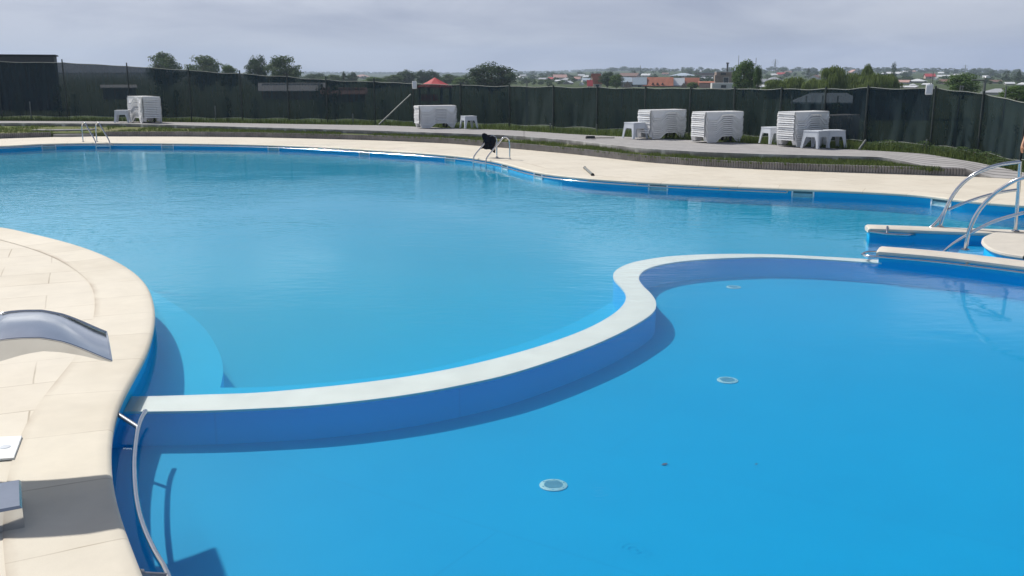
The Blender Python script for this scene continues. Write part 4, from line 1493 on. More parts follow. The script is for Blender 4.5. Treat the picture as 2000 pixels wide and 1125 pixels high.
# ------------------------------------------------------------------ fence with shade net
fpx = [-140, -70, 5, 133, 257, 375, 474, 565, 640, 733, 808, 900, 995, 1080, 1165, 1258, 1345, 1430, 1520, 1605, 1686, 1815, 1907, 1990, 2060, 2140]
post_px = fpx
root = empty('net_fence', tuple(net_pt(995)))
tag(root, 'long fence of dark green shade net hung between thin posts', 'fence')
def top_z(px):
    b = net_pt(px); d = ray(px, lerp_table(fence_top, px))
    return _o.z + d.z * (b.y / d.y)
for i, (a, b) in enumerate(zip(fpx, fpx[1:])):
    A, B = net_pt(a), net_pt(b); za, zb = top_z(a), top_z(b)
    m_ = MB(); rows, uvs = [], []
    nseg = 30
    for r_ in range(7):
        v = r_ / 6; row, uvr = [], []
        for k in range(nseg + 1):
            t = k / nseg
            p = A.lerp(B, t)
            zt = za + (zb - za) * t - 0.03 * sin(pi * t) * (0.6 + 0.4 * ((i * 7) % 3) / 2) + 0.012 * sin(9 * t + i)
            zb_ = p.z + 0.17 - 0.03 * sin(pi * t * 2 + i)
            n2 = Vector((p.x, p.y, 0)).normalized()
            bulge = 0.05 * sin(pi * t) * sin(pi * v) + 0.03 * sin(17 * t + 2 * v + i) * sin(pi * v) + 0.02 * sin(31 * t - 3 * v + 2 * i) * (1 - v)
            row.append(Vector((p.x, p.y, 0)) + n2 * bulge + Vector((0, 0, zb_ + (zt - zb_) * v)))
            uvr.append((t * (B - A).length, v * 2))
        rows.append(row); uvs.append(uvr)
    m_.strip(rows, uvs)
    m_.build('net', M['net'], root, world=True, smooth=60)
    for q_, r_ in ((rows[-1], 0.011), (rows[0], 0.009)):
        w1 = MB(); w1.tube([p + Vector((0, -0.015, 0.004)) for p in q_], r_, 5)
        w1.build('cord', M['rope'], root, world=True, smooth=60)
for i, a in enumerate(post_px):
    b = net_pt(a); zt = top_z(a)
    m_ = MB(); tall = 0.16 if a in (133, 257, 375, 474, 565, 640, 733) else 0.07
    back = Vector((b.x, b.y, 0)).normalized() * 0.06
    m_.tube([b - Vector((0, 0, 0.1)) - back * 0.8, Vector((b.x, b.y, zt + tall)) - back * 0.8], 0.032, 8)
    m_.build('post', M['post'], root, world=True, smooth=50)
# small inner stakes that show below the net
for a, h in ((62, 0.9), (422, 0.75), (690, 0.45), (1075, 0.30), (1336, 0.3), (1165, 0.35), (1808, 0.34)):
    b = net_pt(a) - Vector((net_pt(a).x, net_pt(a).y, 0)).normalized() * 0.12
    m_ = MB(); m_.tube([b - Vector((0, 0, 0.1)), b + Vector((0, 0, h))], 0.03, 7); m_.build('stake', M['post_pale'], root, world=True, smooth=50)
# slanting braces
ba, bb_ = P(740, 243.5, TERR), None
tp_ = net_pt(808); tz = top_z(808)
m_ = MB(); m_.tube([ba, Vector((tp_.x, tp_.y, tz - 0.48)) + Vector((-0.08, -0.1, 0))], 0.036, 8); m_.build('brace', M['post_pale'], root, world=True, smooth=50)
m_ = MB(); q = P(1678, 292, TERR - 0.01); m_.tube([q, q + Vector((0.36, 0.5, 0.24))], 0.035, 8); m_.build('brace', M['post_pale'], root, world=True, smooth=50)

def speaker(px, y0, y1, wpx, label):
    b = net_pt(px); n2 = Vector((b.x, b.y, 0)).normalized()
    c = PY(px, (y0 + y1) / 2, b.y - 0.22)
    mpp = b.y / FPX
    root = empty('speaker_box', tuple(c))
    tag(root, label, 'speaker', 'white boxes mounted on the fence posts')
    w_, h_ = wpx * mpp, (y1 - y0) * mpp
    an = atan2(n2.y, n2.x) - pi / 2
    m_ = MB(); rows = []
    for z, g in ((-h_ / 2, 0.9), (-h_ / 2 + 0.03, 1.0), (h_ / 2 - 0.03, 0.97), (h_ / 2, 0.86)):
        ring = []
        for k in range(12):
            t = 2 * pi * k / 12
            cx = (abs(cos(t)) ** 0.45) * (1 if cos(t) >= 0 else -1) * w_ / 2 * g; cy = (abs(sin(t)) ** 0.45) * (1 if sin(t) >= 0 else -1) * w_ * 0.38 * g
            p = Vector((cx, cy, z)); p.rotate(Matrix.Rotation(an, 3, 'Z')); ring.append(p)
        rows.append(ring)
    m_.strip(rows, closed=True)
    for rr in (0, -1):
        b0_ = len(m_.v); m_.v += rows[rr]; m_.f.append(tuple(range(b0_, b0_ + 12))); m_.uv.append(None); m_.mi.append(0)
    fix_normals(m_.build('cabinet', M['plastic'], root, smooth=40))
    m_ = MB(); p = Vector((0, -w_ * 0.385, 0)); p.rotate(Matrix.Rotation(an, 3, 'Z')); m_.box(tuple(p), (w_ * 0.72, 0.012, h_ * 0.78), rz=an); m_.build('grille', M['plastic_cool'], root)
    m_ = MB(); p = Vector((0, w_ * 0.45, -h_ * 0.1)); p.rotate(Matrix.Rotation(an, 3, 'Z')); m_.box(tuple(p), (0.06, 0.14, 0.08), rz=an)
    m_.tube([Vector((0.02, 0, h_ / 2 - 0.01)), Vector((0.02, 0.02, h_ / 2 + 0.10))], 0.012, 6); m_.build('mounting', M['post_pale'], root)
speaker(809.5, 159, 173, 9, 'small white box on the fence post held by the long brace')
speaker(1815, 165, 184.5, 13.5, 'larger white box on the fence post behind the palisade end')

# ------------------------------------------------------------------ a bather at the right edge
def person():
    ft0 = P(2012, 362)
    ft0 = Vector((ft0.x, ft0.y, 0.0))
    sc = 1.0
    J = {'pel': (0, 0, 0.98), 'wst': (0, 0.0, 1.10), 'che': (0, -0.01, 1.32), 'nck': (0, 0.0, 1.50), 'nk2': (0, -0.01, 1.56), 'hd': (0, -0.025, 1.66), 'top': (0, -0.01, 1.76),
         'shL': (-0.185, 0, 1.45), 'elL': (-0.285, 0.01, 1.17), 'wrL': (-0.43, -0.06, 0.975), 'paL': (-0.465, -0.08, 0.91),
         'shR': (0.185, 0, 1.45), 'elR': (0.25, 0.02, 1.15), 'wrR': (0.27, -0.05, 0.90), 'paR': (0.27, -0.07, 0.82),
         'hiL': (-0.10, 0, 0.93), 'knL': (-0.115, -0.03, 0.52), 'anL': (-0.12, 0.02, 0.09), 'toL': (-0.135, -0.15, 0.03),
         'hiR': (0.10, 0, 0.93), 'knR': (0.12, 0.0, 0.52), 'anR': (0.125, 0.05, 0.09), 'toR': (0.145, -0.12, 0.03)}
    R = {'pel': .135, 'wst': .125, 'che': .15, 'nck': .07, 'nk2': .058, 'hd': .092, 'top': .05, 'shL': .062, 'elL': .043, 'wrL': .029, 'paL': .034, 'shR': .062, 'elR': .043, 'wrR': .029, 'paR': .034,
         'hiL': .092, 'knL': .06, 'anL': .04, 'toL': .03, 'hiR': .092, 'knR': .06, 'anR': .04, 'toR': .03}
    E = [('pel', 'wst'), ('wst', 'che'), ('che', 'nck'), ('nck', 'nk2'), ('nk2', 'hd'), ('hd', 'top')]
    for s in 'LR':
        E += [('che', 'sh' + s), ('sh' + s, 'el' + s), ('el' + s, 'wr' + s), ('wr' + s, 'pa' + s), ('pel', 'hi' + s), ('hi' + s, 'kn' + s), ('kn' + s, 'an' + s), ('an' + s, 'to' + s)]
        sg = -1 if s == 'L' else 1
        b = Vector(J['pa' + s])
        for k, (dx_, L) in enumerate(((-0.024, .085), (-0.008, .095), (0.009, .088), (0.024, .07))):
            J['f%s%d' % (s, k)] = tuple(b + Vector((-sg * 0.004, dx_, -0.045))); R['f%s%d' % (s, k)] = .011
            J['g%s%d' % (s, k)] = tuple(b + Vector((-sg * 0.012, dx_ * 1.2 - 0.012, -0.045 - L))); R['g%s%d' % (s, k)] = .008
            E += [('pa' + s, 'f%s%d' % (s, k)), ('f%s%d' % (s, k), 'g%s%d' % (s, k))]
        J['t' + s] = tuple(b + Vector((0, -0.055, -0.02))); R['t' + s] = .011
        J['u' + s] = tuple(b + Vector((-sg * 0.01, -0.068, -0.065))); R['u' + s] = .009
        E += [('pa' + s, 't' + s), ('t' + s, 'u' + s)]
    names = list(J); idx = {n_: i for i, n_ in enumerate(names)}
    me = bpy.data.meshes.new('person')
    me.from_pydata([J[n_] for n_ in names], [(idx[a], idx[b]) for a, b in E], [])
    tmp = bpy.data.objects.new('person_skeleton', me); C.objects.link(tmp)
    md = tmp.modifiers.new('skin', 'SKIN')
    for i, n_ in enumerate(names):
        me.skin_vertices[0].data[i].radius = (R[n_], R[n_] * (0.72 if n_ in ('pel', 'wst', 'che') else 1.0))
        me.skin_vertices[0].data[i].use_root = (n_ == 'pel')
    md.use_smooth_shade = True
    ss = tmp.modifiers.new('sub', 'SUBSURF'); ss.levels = 2; ss.render_levels = 2
    dg = bpy.context.evaluated_depsgraph_get()
    body_me = bpy.data.meshes.new_from_object(tmp.evaluated_get(dg))
    bpy.data.objects.remove(tmp)
    root = empty('person', tuple(ft0), radians(18))
    tag(root, 'bare armed bather in dark trunks standing on the far deck at the right edge', 'person')
    body_me.materials.clear(); body_me.materials.append(M['skin'])
    body = bpy.data.objects.new('body', body_me); C.objects.link(body); adopt(body, root)
    m_ = MB()
    # nose, brows, mouth and ears
    m_.add([(-0.014, -0.112, 1.640), (0.014, -0.112, 1.640), (0, -0.142, 1.645), (0, -0.108, 1.685)], [(0, 1, 2), (1, 3, 2), (3, 0, 2)])
    for sx in (-1, 1):
        m_.tube([(sx * 0.088, -0.02, 1.635), (sx * 0.098, -0.012, 1.66), (sx * 0.09, -0.02, 1.685)], 0.011, 6)
    m_.build('face', M['skin'], root, smooth=60)
    m_ = MB()
    for sx in (-1, 1): m_.tube([(sx * 0.022, -0.103, 1.675), (sx * 0.044, -0.098, 1.675)], 0.007, 6)
    m_.tube([(-0.02, -0.11, 1.612), (0.02, -0.11, 1.612)], 0.004, 5)
    m_.build('eyes_and_mouth', M['hair'], root, smooth=60)
    m_ = MB(); prof = [(0.103, 1.675), (0.106, 1.70), (0.09, 1.745), (0.055, 1.775), (0.0, 1.785)]
    m_.lathe([(r, z) for r, z in prof], 18, (0, 0.0, 0)); m_.build('hair', M['hair'], root, smooth=60)
    m_ = MB()
    for sx in (-1, 1):
        m_.tube([(sx * 0.06, 0, 1.02), (sx * 0.095, 0, 0.92), (sx * 0.112, -0.015, 0.75), (sx * 0.118, -0.025, 0.58)], [0.128, 0.125, 0.112, 0.103], 14)
    ring_ = lambda z, a, b: [Vector((a * cos(2 * pi * k / 20), b * sin(2 * pi * k / 20), z)) for k in range(20)]
    m_.strip([ring_(0.80, 0.225, 0.15), ring_(0.92, 0.222, 0.15), ring_(1.0, 0.20, 0.135), ring_(1.045, 0.19, 0.125)], closed=True)
    m_.build('swim_trunks', M['trunks'], root, smooth=60)
person()
# ------------------------------------------------------------------ trees
def crown(seed, n_clump, n_leaf, leaf, mat, kind='round'):
    """A crown one unit wide and high (it is scaled per tree): clumps of leaves with gaps between them."""
    R = random.Random(seed)
    m_ = MB()
    cl = []
    for _ in range(n_clump):
        while True:
            x, y, z = R.uniform(-1, 1), R.uniform(-1, 1), R.uniform(-1, 1)
            d = x * x + y * y + z * z
            if 0.12 < d < 1: break
        if kind == 'conifer':
            t = R.random() ** 0.8
            a = R.uniform(0, 2 * pi); rr = (1 - t) * 0.36 * R.uniform(0.4, 1)
            cl.append((Vector((cos(a) * rr, sin(a) * rr, 0.08 + 0.88 * t)), 0.05 + 0.10 * (1 - t), 0.05))
            continue
        if kind == 'column':
            cl.append((Vector((x * 0.30, y * 0.30, 0.54 + z * 0.42)), R.uniform(0.10, 0.17), R.uniform(0.08, 0.13)))
            continue
        zz = 0.56 + z * 0.40
        wid = 0.36 * (1.12 - 0.35 * (zz - 0.3))
        cl.append((Vector((x * wid, y * wid, zz)), R.uniform(0.11, 0.20), R.uniform(0.08, 0.13)))
    tot = sum(c[1] ** 2 for c in cl)
    for c, rx, rz in cl:
        k = max(6, int(n_leaf * rx * rx / tot))
        for _ in range(k):
            while True:
                v = Vector((R.uniform(-1, 1), R.uniform(-1, 1), R.uniform(-1, 1)))
                if 0.25 < v.length_squared < 1: break
            p = c + Vector((v.x * rx, v.y * rx, v.z * rz))
            if kind == 'willow':
                L = R.uniform(0.10, 0.26); a = R.uniform(0, 2 * pi)
                t = Vector((cos(a), sin(a), 0)) * leaf * 0.35
                sw = Vector((v.x, v.y, 0)) * 0.05 + Vector((0.02, 0, 0))
                m_.add([p - t, p + t, p + t * 0.5 + sw - Vector((0, 0, L)), p - t * 0.5 + sw - Vector((0, 0, L))], [(0, 1, 2, 3)])
            else:
                n_ = (v.normalized() + Vector((R.uniform(-1, 1), R.uniform(-1, 1), R.uniform(-0.4, 1))) * 0.8).normalized()
                t = n_.orthogonal().normalized(); t.rotate(Matrix.Rotation(R.uniform(0, 2 * pi), 3, n_))
                b_ = n_.cross(t); s_ = leaf * R.uniform(0.6, 1.3)
                m_.add([p - t * s_, p - b_ * s_ * 0.55, p + t * s_, p + b_ * s_ * 0.55], [(0, 1, 2, 3)])
    me = bpy.data.meshes.new('crown')
    me.from_pydata(m_.v, [], m_.f); me.materials.append(mat); me.update()
    return me

def trunk(seed, kind='round'):
    R = random.Random(seed); m_ = MB()
    top = 0.62 if kind == 'round' or kind == 'willow' else 0.92
    pts = [(0, 0, -0.03), (R.uniform(-.01, .01), R.uniform(-.01, .01), 0.18), (R.uniform(-.02, .02), R.uniform(-.02, .02), 0.4), (R.uniform(-.03, .03), R.uniform(-.03, .03), top)]
    m_.tube(catmull(pts, 0.06), [0.034 - 0.024 * k / 14 for k in range(len(catmull(pts, 0.06)))], 7)
    if kind != 'conifer':
        for k in range(6):
            a = R.uniform(0, 2 * pi); z0 = R.uniform(0.28, 0.5); L = R.uniform(0.16, 0.3)
            s_ = Vector((0, 0, z0))
            e = s_ + Vector((cos(a) * L, sin(a) * L, L * R.uniform(0.5, 1.1)))
            m_.tube([s_, s_.lerp(e, 0.5) + Vector((0, 0, 0.02)), e], [0.014, 0.009, 0.004], 5)
    me = bpy.data.meshes.new('trunk'); me.from_pydata(m_.v, [], m_.f); me.materials.append(M['bark']); me.update()
    return me

TR = {k: [trunk(s, k) for s in (1, 2)] for k in ('round', 'conifer', 'column', 'willow')}
CROWN = {
    'big': [crown(s, 64, 6000, 0.026, M['leaf'], 'round') for s in (11, 12, 13)],
    'dark': [crown(s, 64, 6000, 0.026, M['leaf_dark'], 'round') for s in (21, 22)],
    'fresh': [crown(s, 60, 5000, 0.028, M['leaf_fresh'], 'round') for s in (31, 32)],
    'willow': [crown(s, 44, 3400, 0.022, M['willow'], 'willow') for s in (41, 42, 43)],
    'small': [crown(s, 26, 520, 0.060, M['leaf'], 'round') for s in (51, 52, 53)],
    'small_dark': [crown(s, 26, 520, 0.060, M['leaf_dark'], 'round') for s in (61, 62, 63)],
    'conifer': [crown(s, 60, 1500, 0.030, M['leaf_dark'], 'conifer') for s in (71,)],
    'column': [crown(s, 30, 1200, 0.030, M['leaf_dark'], 'column') for s in (81,)],
}
tcount = [0]
WAIT = []
ORDW = ['nearest', 'second', 'third', 'fourth', 'fifth', 'sixth', 'seventh', 'eighth', 'ninth', 'tenth', 'eleventh', 'twelfth', 'thirteenth', 'fourteenth', 'fifteenth', 'sixteenth', 'seventeenth', 'eighteenth', 'nineteenth', 'twentieth']
def place_labels():
    """Names each plant of a crowd by its count from the landmark it stands closest to."""
    todo = {}
    for root, base, px, marks in WAIT:
        m_ = min(marks, key=lambda k: abs(k[0] - px))
        todo.setdefault((base, m_[1], 'left' if px < m_[0] else 'right'), []).append((abs(px - m_[0]), root))
    for (base, mark, side_), lst in todo.items():
        lst.sort(key=lambda k: k[0])
        for i, (_, root) in enumerate(lst):
            root['label'] = '%s, %s to the %s of the %s' % (base, ORDW[min(i, 19)], side_, mark)
def tree(name, kind, x, y, z, wid, hei, label, group=None, cat='tree'):
    k = tcount[0]; tcount[0] += 1
    root = empty(name, (x, y, z), random.uniform(0, 6.28))
    root.scale = (wid, wid, hei)
    tag(root, label, cat, group)
    shape = kind if kind in TR else 'round'
    for nm, me in (('trunk', TR[shape][k % len(TR[shape])]), ('crown', CROWN[kind][k % len(CROWN[kind])])):
        o = bpy.data.objects.new(nm, me); C.objects.link(o); adopt(o, root)
    return root

FENCE_MARKS = [(60, 'dark flat building'), (275, 'far left lounger stack'), (560, 'long pale shed'), (672, 'brownish shed roof'), (740, 'long brace'), (850, 'red pyramid roof'), (960, 'big rounded tree'),
               (1150, 'floor brush'), (1290, 'orange roofed row'), (1395, 'lone lounger stack'), (1570, 'tallest lounger stack'), (1685, 'stub brace'), (1815, 'larger fence box'), (1921, 'street lamp')]
FIELD_MARKS = [(610, 'pair of tall trees'), (671, 'small dark fir'), (707, 'pinkish lone house'), (809, 'small white fence box'), (850, 'red pyramid roof'), (960, 'big rounded tree'), (1014, 'lone white hipped roof'), (1093, 'large faded pink roof'), (1164, 'tall orange roof')]
VILL_MARKS = [(1014, 'lone white hipped roof'), (1044, 'small white gable'), (1093, 'large faded pink roof'), (1128, 'white walled house'), (1164, 'tall orange roof'), (1205, 'pale blue roof'), (1250, 'thin mast'), (1285, 'three dormers'),
              (1323, 'glaring white roof'), (1365, 'pink wall'), (1400, 'brick block'), (1422, 'brick chimney'), (1455, 'bright green tree'), (1493, 'grey roofed white house'), (1513, 'lattice pylon'), (1552, 'willow gable'), (1580, 'ridge fir'), (1632, 'tallest willow'),
              (1667, 'pinkish gable'), (1697, 'upright willow'), (1747, 'dark cypress'), (1781, 'small pinkish roof'), (1815, 'larger fence box'), (1846, 'reddish grey house'), (1885, 'leafy lamp tree'), (1921, 'street lamp'), (1967, 'dark skyline poplar'), (1991, 'edge fir')]
def tree_px(name, kind, px, ytop, wpx, r, label, group=None, ybase=None):
    d = ray(px, ytop); t = r / sqrt(d.x ** 2 + d.y ** 2); top = _o + d * t
    if ybase is None: zb = terrain_z(top.x, top.y)
    else: zb = (_o + ray(px, ybase) * (r / sqrt(ray(px, ybase).x ** 2 + ray(px, ybase).y ** 2))).z
    zb = min(zb, top.z - 0.5)
    wid = wpx * t / FPX
    fac = 0.80 if kind != 'column' and kind != 'conifer' else 0.72
    return tree(name, kind, top.x, top.y, zb, wid / fac, (top.z - zb) / 0.98, label, group)

G1 = 'trees standing just beyond the net fence'
for a in [
    ('round_tree', 'big', 320, 102, 62, 200, 'tall rounded tree beyond the fence, above the white strip left of the long crowned tree'),
    ('spreading_tree', 'big', 392, 109, 74, 210, 'wide tree with a long uneven crown, second tree from the dark flat building'),
    ('young_tree', 'fresh', 447, 126, 34, 205, 'low tree trailing off the right side of the wide crowned tree'),
    ('tall_tree', 'dark', 501, 109, 44, 190, 'narrower upright tree, the left one of the touching pair above the long pale shed'),
    ('broad_tree', 'big', 553, 109, 62, 185, 'broad full tree, the right one of the touching pair above the long pale shed'),
    ('round_tree', 'dark', 615, 143, 52, 300, 'low dark bushy tree right after the touching pair of tall trees'),
    ('round_tree', 'big', 645, 146, 46, 280, 'low green tree between the bushy tree and the small dark fir'),
    ('round_tree', 'dark', 688, 141, 22, 320, 'small round tree squeezed between the dark fir and the pink roofed house'),
    ('round_tree', 'fresh', 730, 150, 42, 210, 'low fresh green tree right of the pink roofed house'),
    ('round_tree', 'big', 766, 146, 44, 260, 'low green tree on the left foot of the middle tree clump'),
    ('round_tree', 'dark', 792, 137, 44, 300, 'dark tree at the left of the middle clump near the small white box'),
    ('round_tree', 'dark', 824, 137, 26, 310, 'narrow dark tree directly left of the red pyramid roof peak'),
    ('round_tree', 'dark', 842, 137, 30, 315, 'dark tree rising straight behind the red pyramid roof'),
    ('round_tree', 'big', 872, 145, 40, 330, 'low tree behind the right slope of the red pyramid roof'),
    ('round_tree', 'fresh', 905, 151, 44, 240, 'low light green tree left of the big rounded tree'),
    ('round_tree', 'big', 934, 146, 30, 200, 'small tree joined to the left side of the big rounded tree'),
    ('broad_tree', 'dark', 960, 123, 86, 170, 'big dark rounded tree in the middle, right of the red pyramid roof'),
    ('round_tree', 'dark', 1187, 140, 32, 225, 'dark tree between the tall orange roof and the pale blue roof, its left half'),
    ('round_tree', 'fresh', 1205, 145, 28, 215, 'lighter green tree touching the left end of the pale blue roof'),
    ('round_tree', 'fresh', 1353, 160, 22, 215, 'small bush like tree before the right end of the orange roofed row'),
    ('tall_tree', 'fresh', 1455, 117, 48, 130, 'tall bright green leafy tree beside the unfinished brick block'),
    ('young_tree', 'fresh', 1481, 126, 16, 128, 'thin sprig of a tree on the right shoulder of the tall bright green tree'),
    ('round_tree', 'fresh', 1885, 143, 66, 120, 'leafy tree beyond the fence with a street lamp arm in front'),
    ('round_tree', 'fresh', 1988, 166, 56, 95, 'leafy tree beyond the fence cut by the right edge'),
]:
    tree_px(a[0], a[1], a[2], a[3], a[4], a[5], a[6], G1)
for px, yt, wpx, r, l in ((1515, 152, 44, 118, 'lowest pale green willow, left end of the willow row'), (1553, 149, 46, 120, 'low pale green willow second from the left end of the willow row'),
                          (1590, 152, 40, 116, 'low pale willow filling the dip before the tallest willow'),
                          (1632, 124, 50, 112, 'tallest pale green willow with wispy drooping tips'), (1672, 142, 46, 118, 'pale willow between the tallest willow and the upright one'),
                          (1697, 124, 26, 125, 'slim upright pale willow, second in height'), (1712, 140, 56, 114, 'broad pale willow in front of the slim upright one'),
                          (1739, 144, 38, 116, 'pale willow at the right end of the willow row, below the cypress')):
    tree_px('willow_tree', 'willow', px, yt, wpx, r, l, 'pale willows beyond the fence')
tree_px('fir_tree', 'conifer', 671, 139, 26, 250, 'small dark pointed fir beyond the fence left of the pink roofed house')
tree_px('cypress_tree', 'column', 1747, 122, 13, 420, 'dark narrow cypress standing on the village skyline')
tree_px('poplar_tree', 'column', 1967, 136, 17, 500, 'dark upright tree on the skyline near the right edge', 'dark skyline trees at the right')
tree_px('fir_tree', 'conifer', 1991, 137, 22, 460, 'dark pointed fir on the skyline at the right edge', 'dark skyline trees at the right')
tree_px('fir_tree', 'conifer', 1580, 132, 14, 640, 'tiny dark pointed fir on the ridge between the pylon and the willows')

# ------------------------------------------------------------------ houses
WALLM = {'white': plain('white_render', (0.60, 0.60, 0.585), 0.85), 'cream': plain('cream_render', (0.50, 0.44, 0.36), 0.85), 'pink': plain('pink_render', (0.50, 0.36, 0.33), 0.85),
         'grey': plain('grey_render', (0.28, 0.275, 0.27), 0.9), 'brick': plain('bare_brick', (0.30, 0.235, 0.20), 0.9, 0, 0.25, 1.5), 'dark': plain('dark_cladding', (0.075, 0.08, 0.088), 0.7),
         'red': plain('red_boards', (0.50, 0.07, 0.05), 0.7)}
ROOFM = {'white': plain('white_metal_roof', (0.66, 0.68, 0.70), 0.45, 0.0), 'grey': plain('grey_sheet_roof', (0.36, 0.375, 0.40), 0.5, 0.0), 'blue': plain('pale_blue_sheet_roof', (0.42, 0.50, 0.58), 0.45),
         'orange': plain('orange_tile_roof', (0.40, 0.145, 0.09), 0.8, 0, 0.2, 0.8), 'red': plain('red_roof', (0.46, 0.05, 0.06), 0.7, 0, 0.12, 0.8), 'brown': plain('brown_tile_roof', (0.20, 0.12, 0.10), 0.85, 0, 0.2, 0.8),
         'pink': plain('faded_tile_roof', (0.46, 0.29, 0.26), 0.85, 0, 0.2, 0.8), 'dark': plain('dark_felt_roof', (0.05, 0.053, 0.06), 0.85), 'silver': plain('bright_sheet_roof', (0.80, 0.82, 0.85), 0.35)}
M['pane'] = plain('window_glass', (0.03, 0.04, 0.05), 0.12, 0, 0.1)
M['frame'] = plain('window_frame', (0.55, 0.55, 0.54), 0.6)

def house(px, yb, wpx, hpx, roofc, wallc, kind, label, r=None, name='house', roof_share=0.5, depth=0.85, rz=None, windows=True, group='houses of the hillside village', chimney=False, cat='house', ov=None):
    if r is None: q = on_land(px, yb)
    else:
        d = ray(px, yb); q = _o + d * (r / sqrt(d.x ** 2 + d.y ** 2))
    dist = sqrt(q.x ** 2 + q.y ** 2); mpp = dist / FPX
    W = wpx * mpp; H = hpx * mpp; D = W * depth
    az = atan2(q.x, q.y)
    rot = -az + (random.uniform(-0.35, 0.35) if rz is None else rz)
    back = Vector((q.x, q.y, 0)).normalized() * (D * 0.5)
    zt = terrain_z(q.x + back.x, q.y + back.y)
    root = empty(name, (q.x + back.x, q.y + back.y, q.z), rot)
    tag(root, label, cat, group)
    hw = H * (1 - roof_share)
    m_ = MB()
    sink = 0.6 + max(0, q.z - zt + 0.2)
    gab = kind == 'gable_front'
    m_.box((0, 0, (hw - sink) / 2), (W, D, hw + sink))
    if kind == 'gable':                                   # ridge runs across the view, so gable walls are at the ends
        for sx in (-1, 1): m_.add([(sx * W / 2, -D / 2, hw), (sx * W / 2, D / 2, hw), (sx * W / 2, 0, H - 0.05)], [(0, 1, 2)])
    if gab:
        for sy in (-1, 1): m_.add([(-W / 2, sy * D / 2, hw), (W / 2, sy * D / 2, hw), (0, sy * D / 2, H - 0.05)], [(0, 1, 2)])
    wl = m_.build('wall', WALLM[wallc], root)
    m_ = MB()
    o_ = (0.06 * W if ov is None else ov); e = hw - 0.03; t = max(0.08, 0.03 * H)
    X, Y = W / 2 + o_, D / 2 + o_
    if kind == 'hip':
        rl = max(0.0, X - Y * 0.95) if X > Y else 0.0
        rs = [[Vector((-X, -Y, e - t)), Vector((X, -Y, e - t)), Vector((X, Y, e - t)), Vector((-X, Y, e - t))], [Vector((-X, -Y, e)), Vector((X, -Y, e)), Vector((X, Y, e)), Vector((-X, Y, e))]]
        m_.strip(rs, closed=True)
        m_.add([(-X, -Y, e), (X, -Y, e), (X, Y, e), (-X, Y, e), (-rl, 0, H), (rl, 0, H)], [(0, 1, 5, 4), (2, 3, 4, 5), (1, 2, 5), (3, 0, 4)])
    elif kind == 'flat':
        m_.box((0, 0, H - t / 2), (2 * X, 2 * Y, t)); m_.box((0, 0, (hw + H - t) / 2), (W, D, max(0.02, H - t - hw)))
    elif gab:
        for sx in (-1, 1):
            m_.add([(sx * X, -Y, e - t * .5), (0, -Y, H), (0, Y, H), (sx * X, Y, e - t * .5), (sx * X, -Y, e - t * 1.5), (0, -Y, H - t), (0, Y, H - t), (sx * X, Y, e - t * 1.5)],
                   [(0, 1, 2, 3), (7, 6, 5, 4), (0, 4, 5, 1), (3, 2, 6, 7), (0, 3, 7, 4)])
    elif kind == 'shed':
        m_.add([(-X, -Y, e), (X, -Y, e), (X, Y, H), (-X, Y, H), (-X, -Y, e - t), (X, -Y, e - t), (X, Y, H - t), (-X, Y, H - t)], [(0, 1, 2, 3), (7, 6, 5, 4), (0, 4, 5, 1), (2, 6, 7, 3), (1, 5, 6, 2), (0, 3, 7, 4)])
        m_.add([(-W / 2, D / 2, hw), (W / 2, D / 2, hw), (W / 2, D / 2, H - t), (-W / 2, D / 2, H - t), (-W / 2, -D / 2, hw), (W / 2, -D / 2, hw)], [(0, 1, 2, 3), (0, 3, 4), (1, 5, 2)])
    else:
        for sy in (-1, 1):
            m_.add([(-X, sy * Y, e), (X, sy * Y, e), (X, 0, H), (-X, 0, H), (-X, sy * Y, e - t), (X, sy * Y, e - t), (X, 0, H - t), (-X, 0, H - t)],
                   [(0, 1, 2, 3), (7, 6, 5, 4), (0, 4, 5, 1), (1, 5, 6, 2), (0, 3, 7, 4)])
    rf = m_.build('roof', ROOFM[roofc], root); fix_normals(rf)
    if chimney:
        m_ = MB(); m_.box((W * 0.18, 0.0, H * 0.98), (W * 0.06, W * 0.06, H * 0.3)); m_.build('chimney', WALLM['brick'], rf)
    if windows and hw > 0.9:
        nw = max(1, min(4, int(W / 3.2)))
        for k in range(nw):
            x = -W / 2 + W * (k + 0.5) / nw
            ww, wh = min(1.1, W / nw * 0.45), min(1.3, hw * 0.45)
            m_ = MB(); m_.box((x, -D / 2 - 0.02, hw * 0.52), (ww + 0.16, 0.08, wh + 0.16)); f_ = m_.build('window', M['frame'], root)
            m_ = MB(); m_.box((x, -D / 2 - 0.065, hw * 0.52), (ww, 0.02, wh)); m_.build('pane', M['pane'], f_)
    return root, W, D, hw, H, mpp

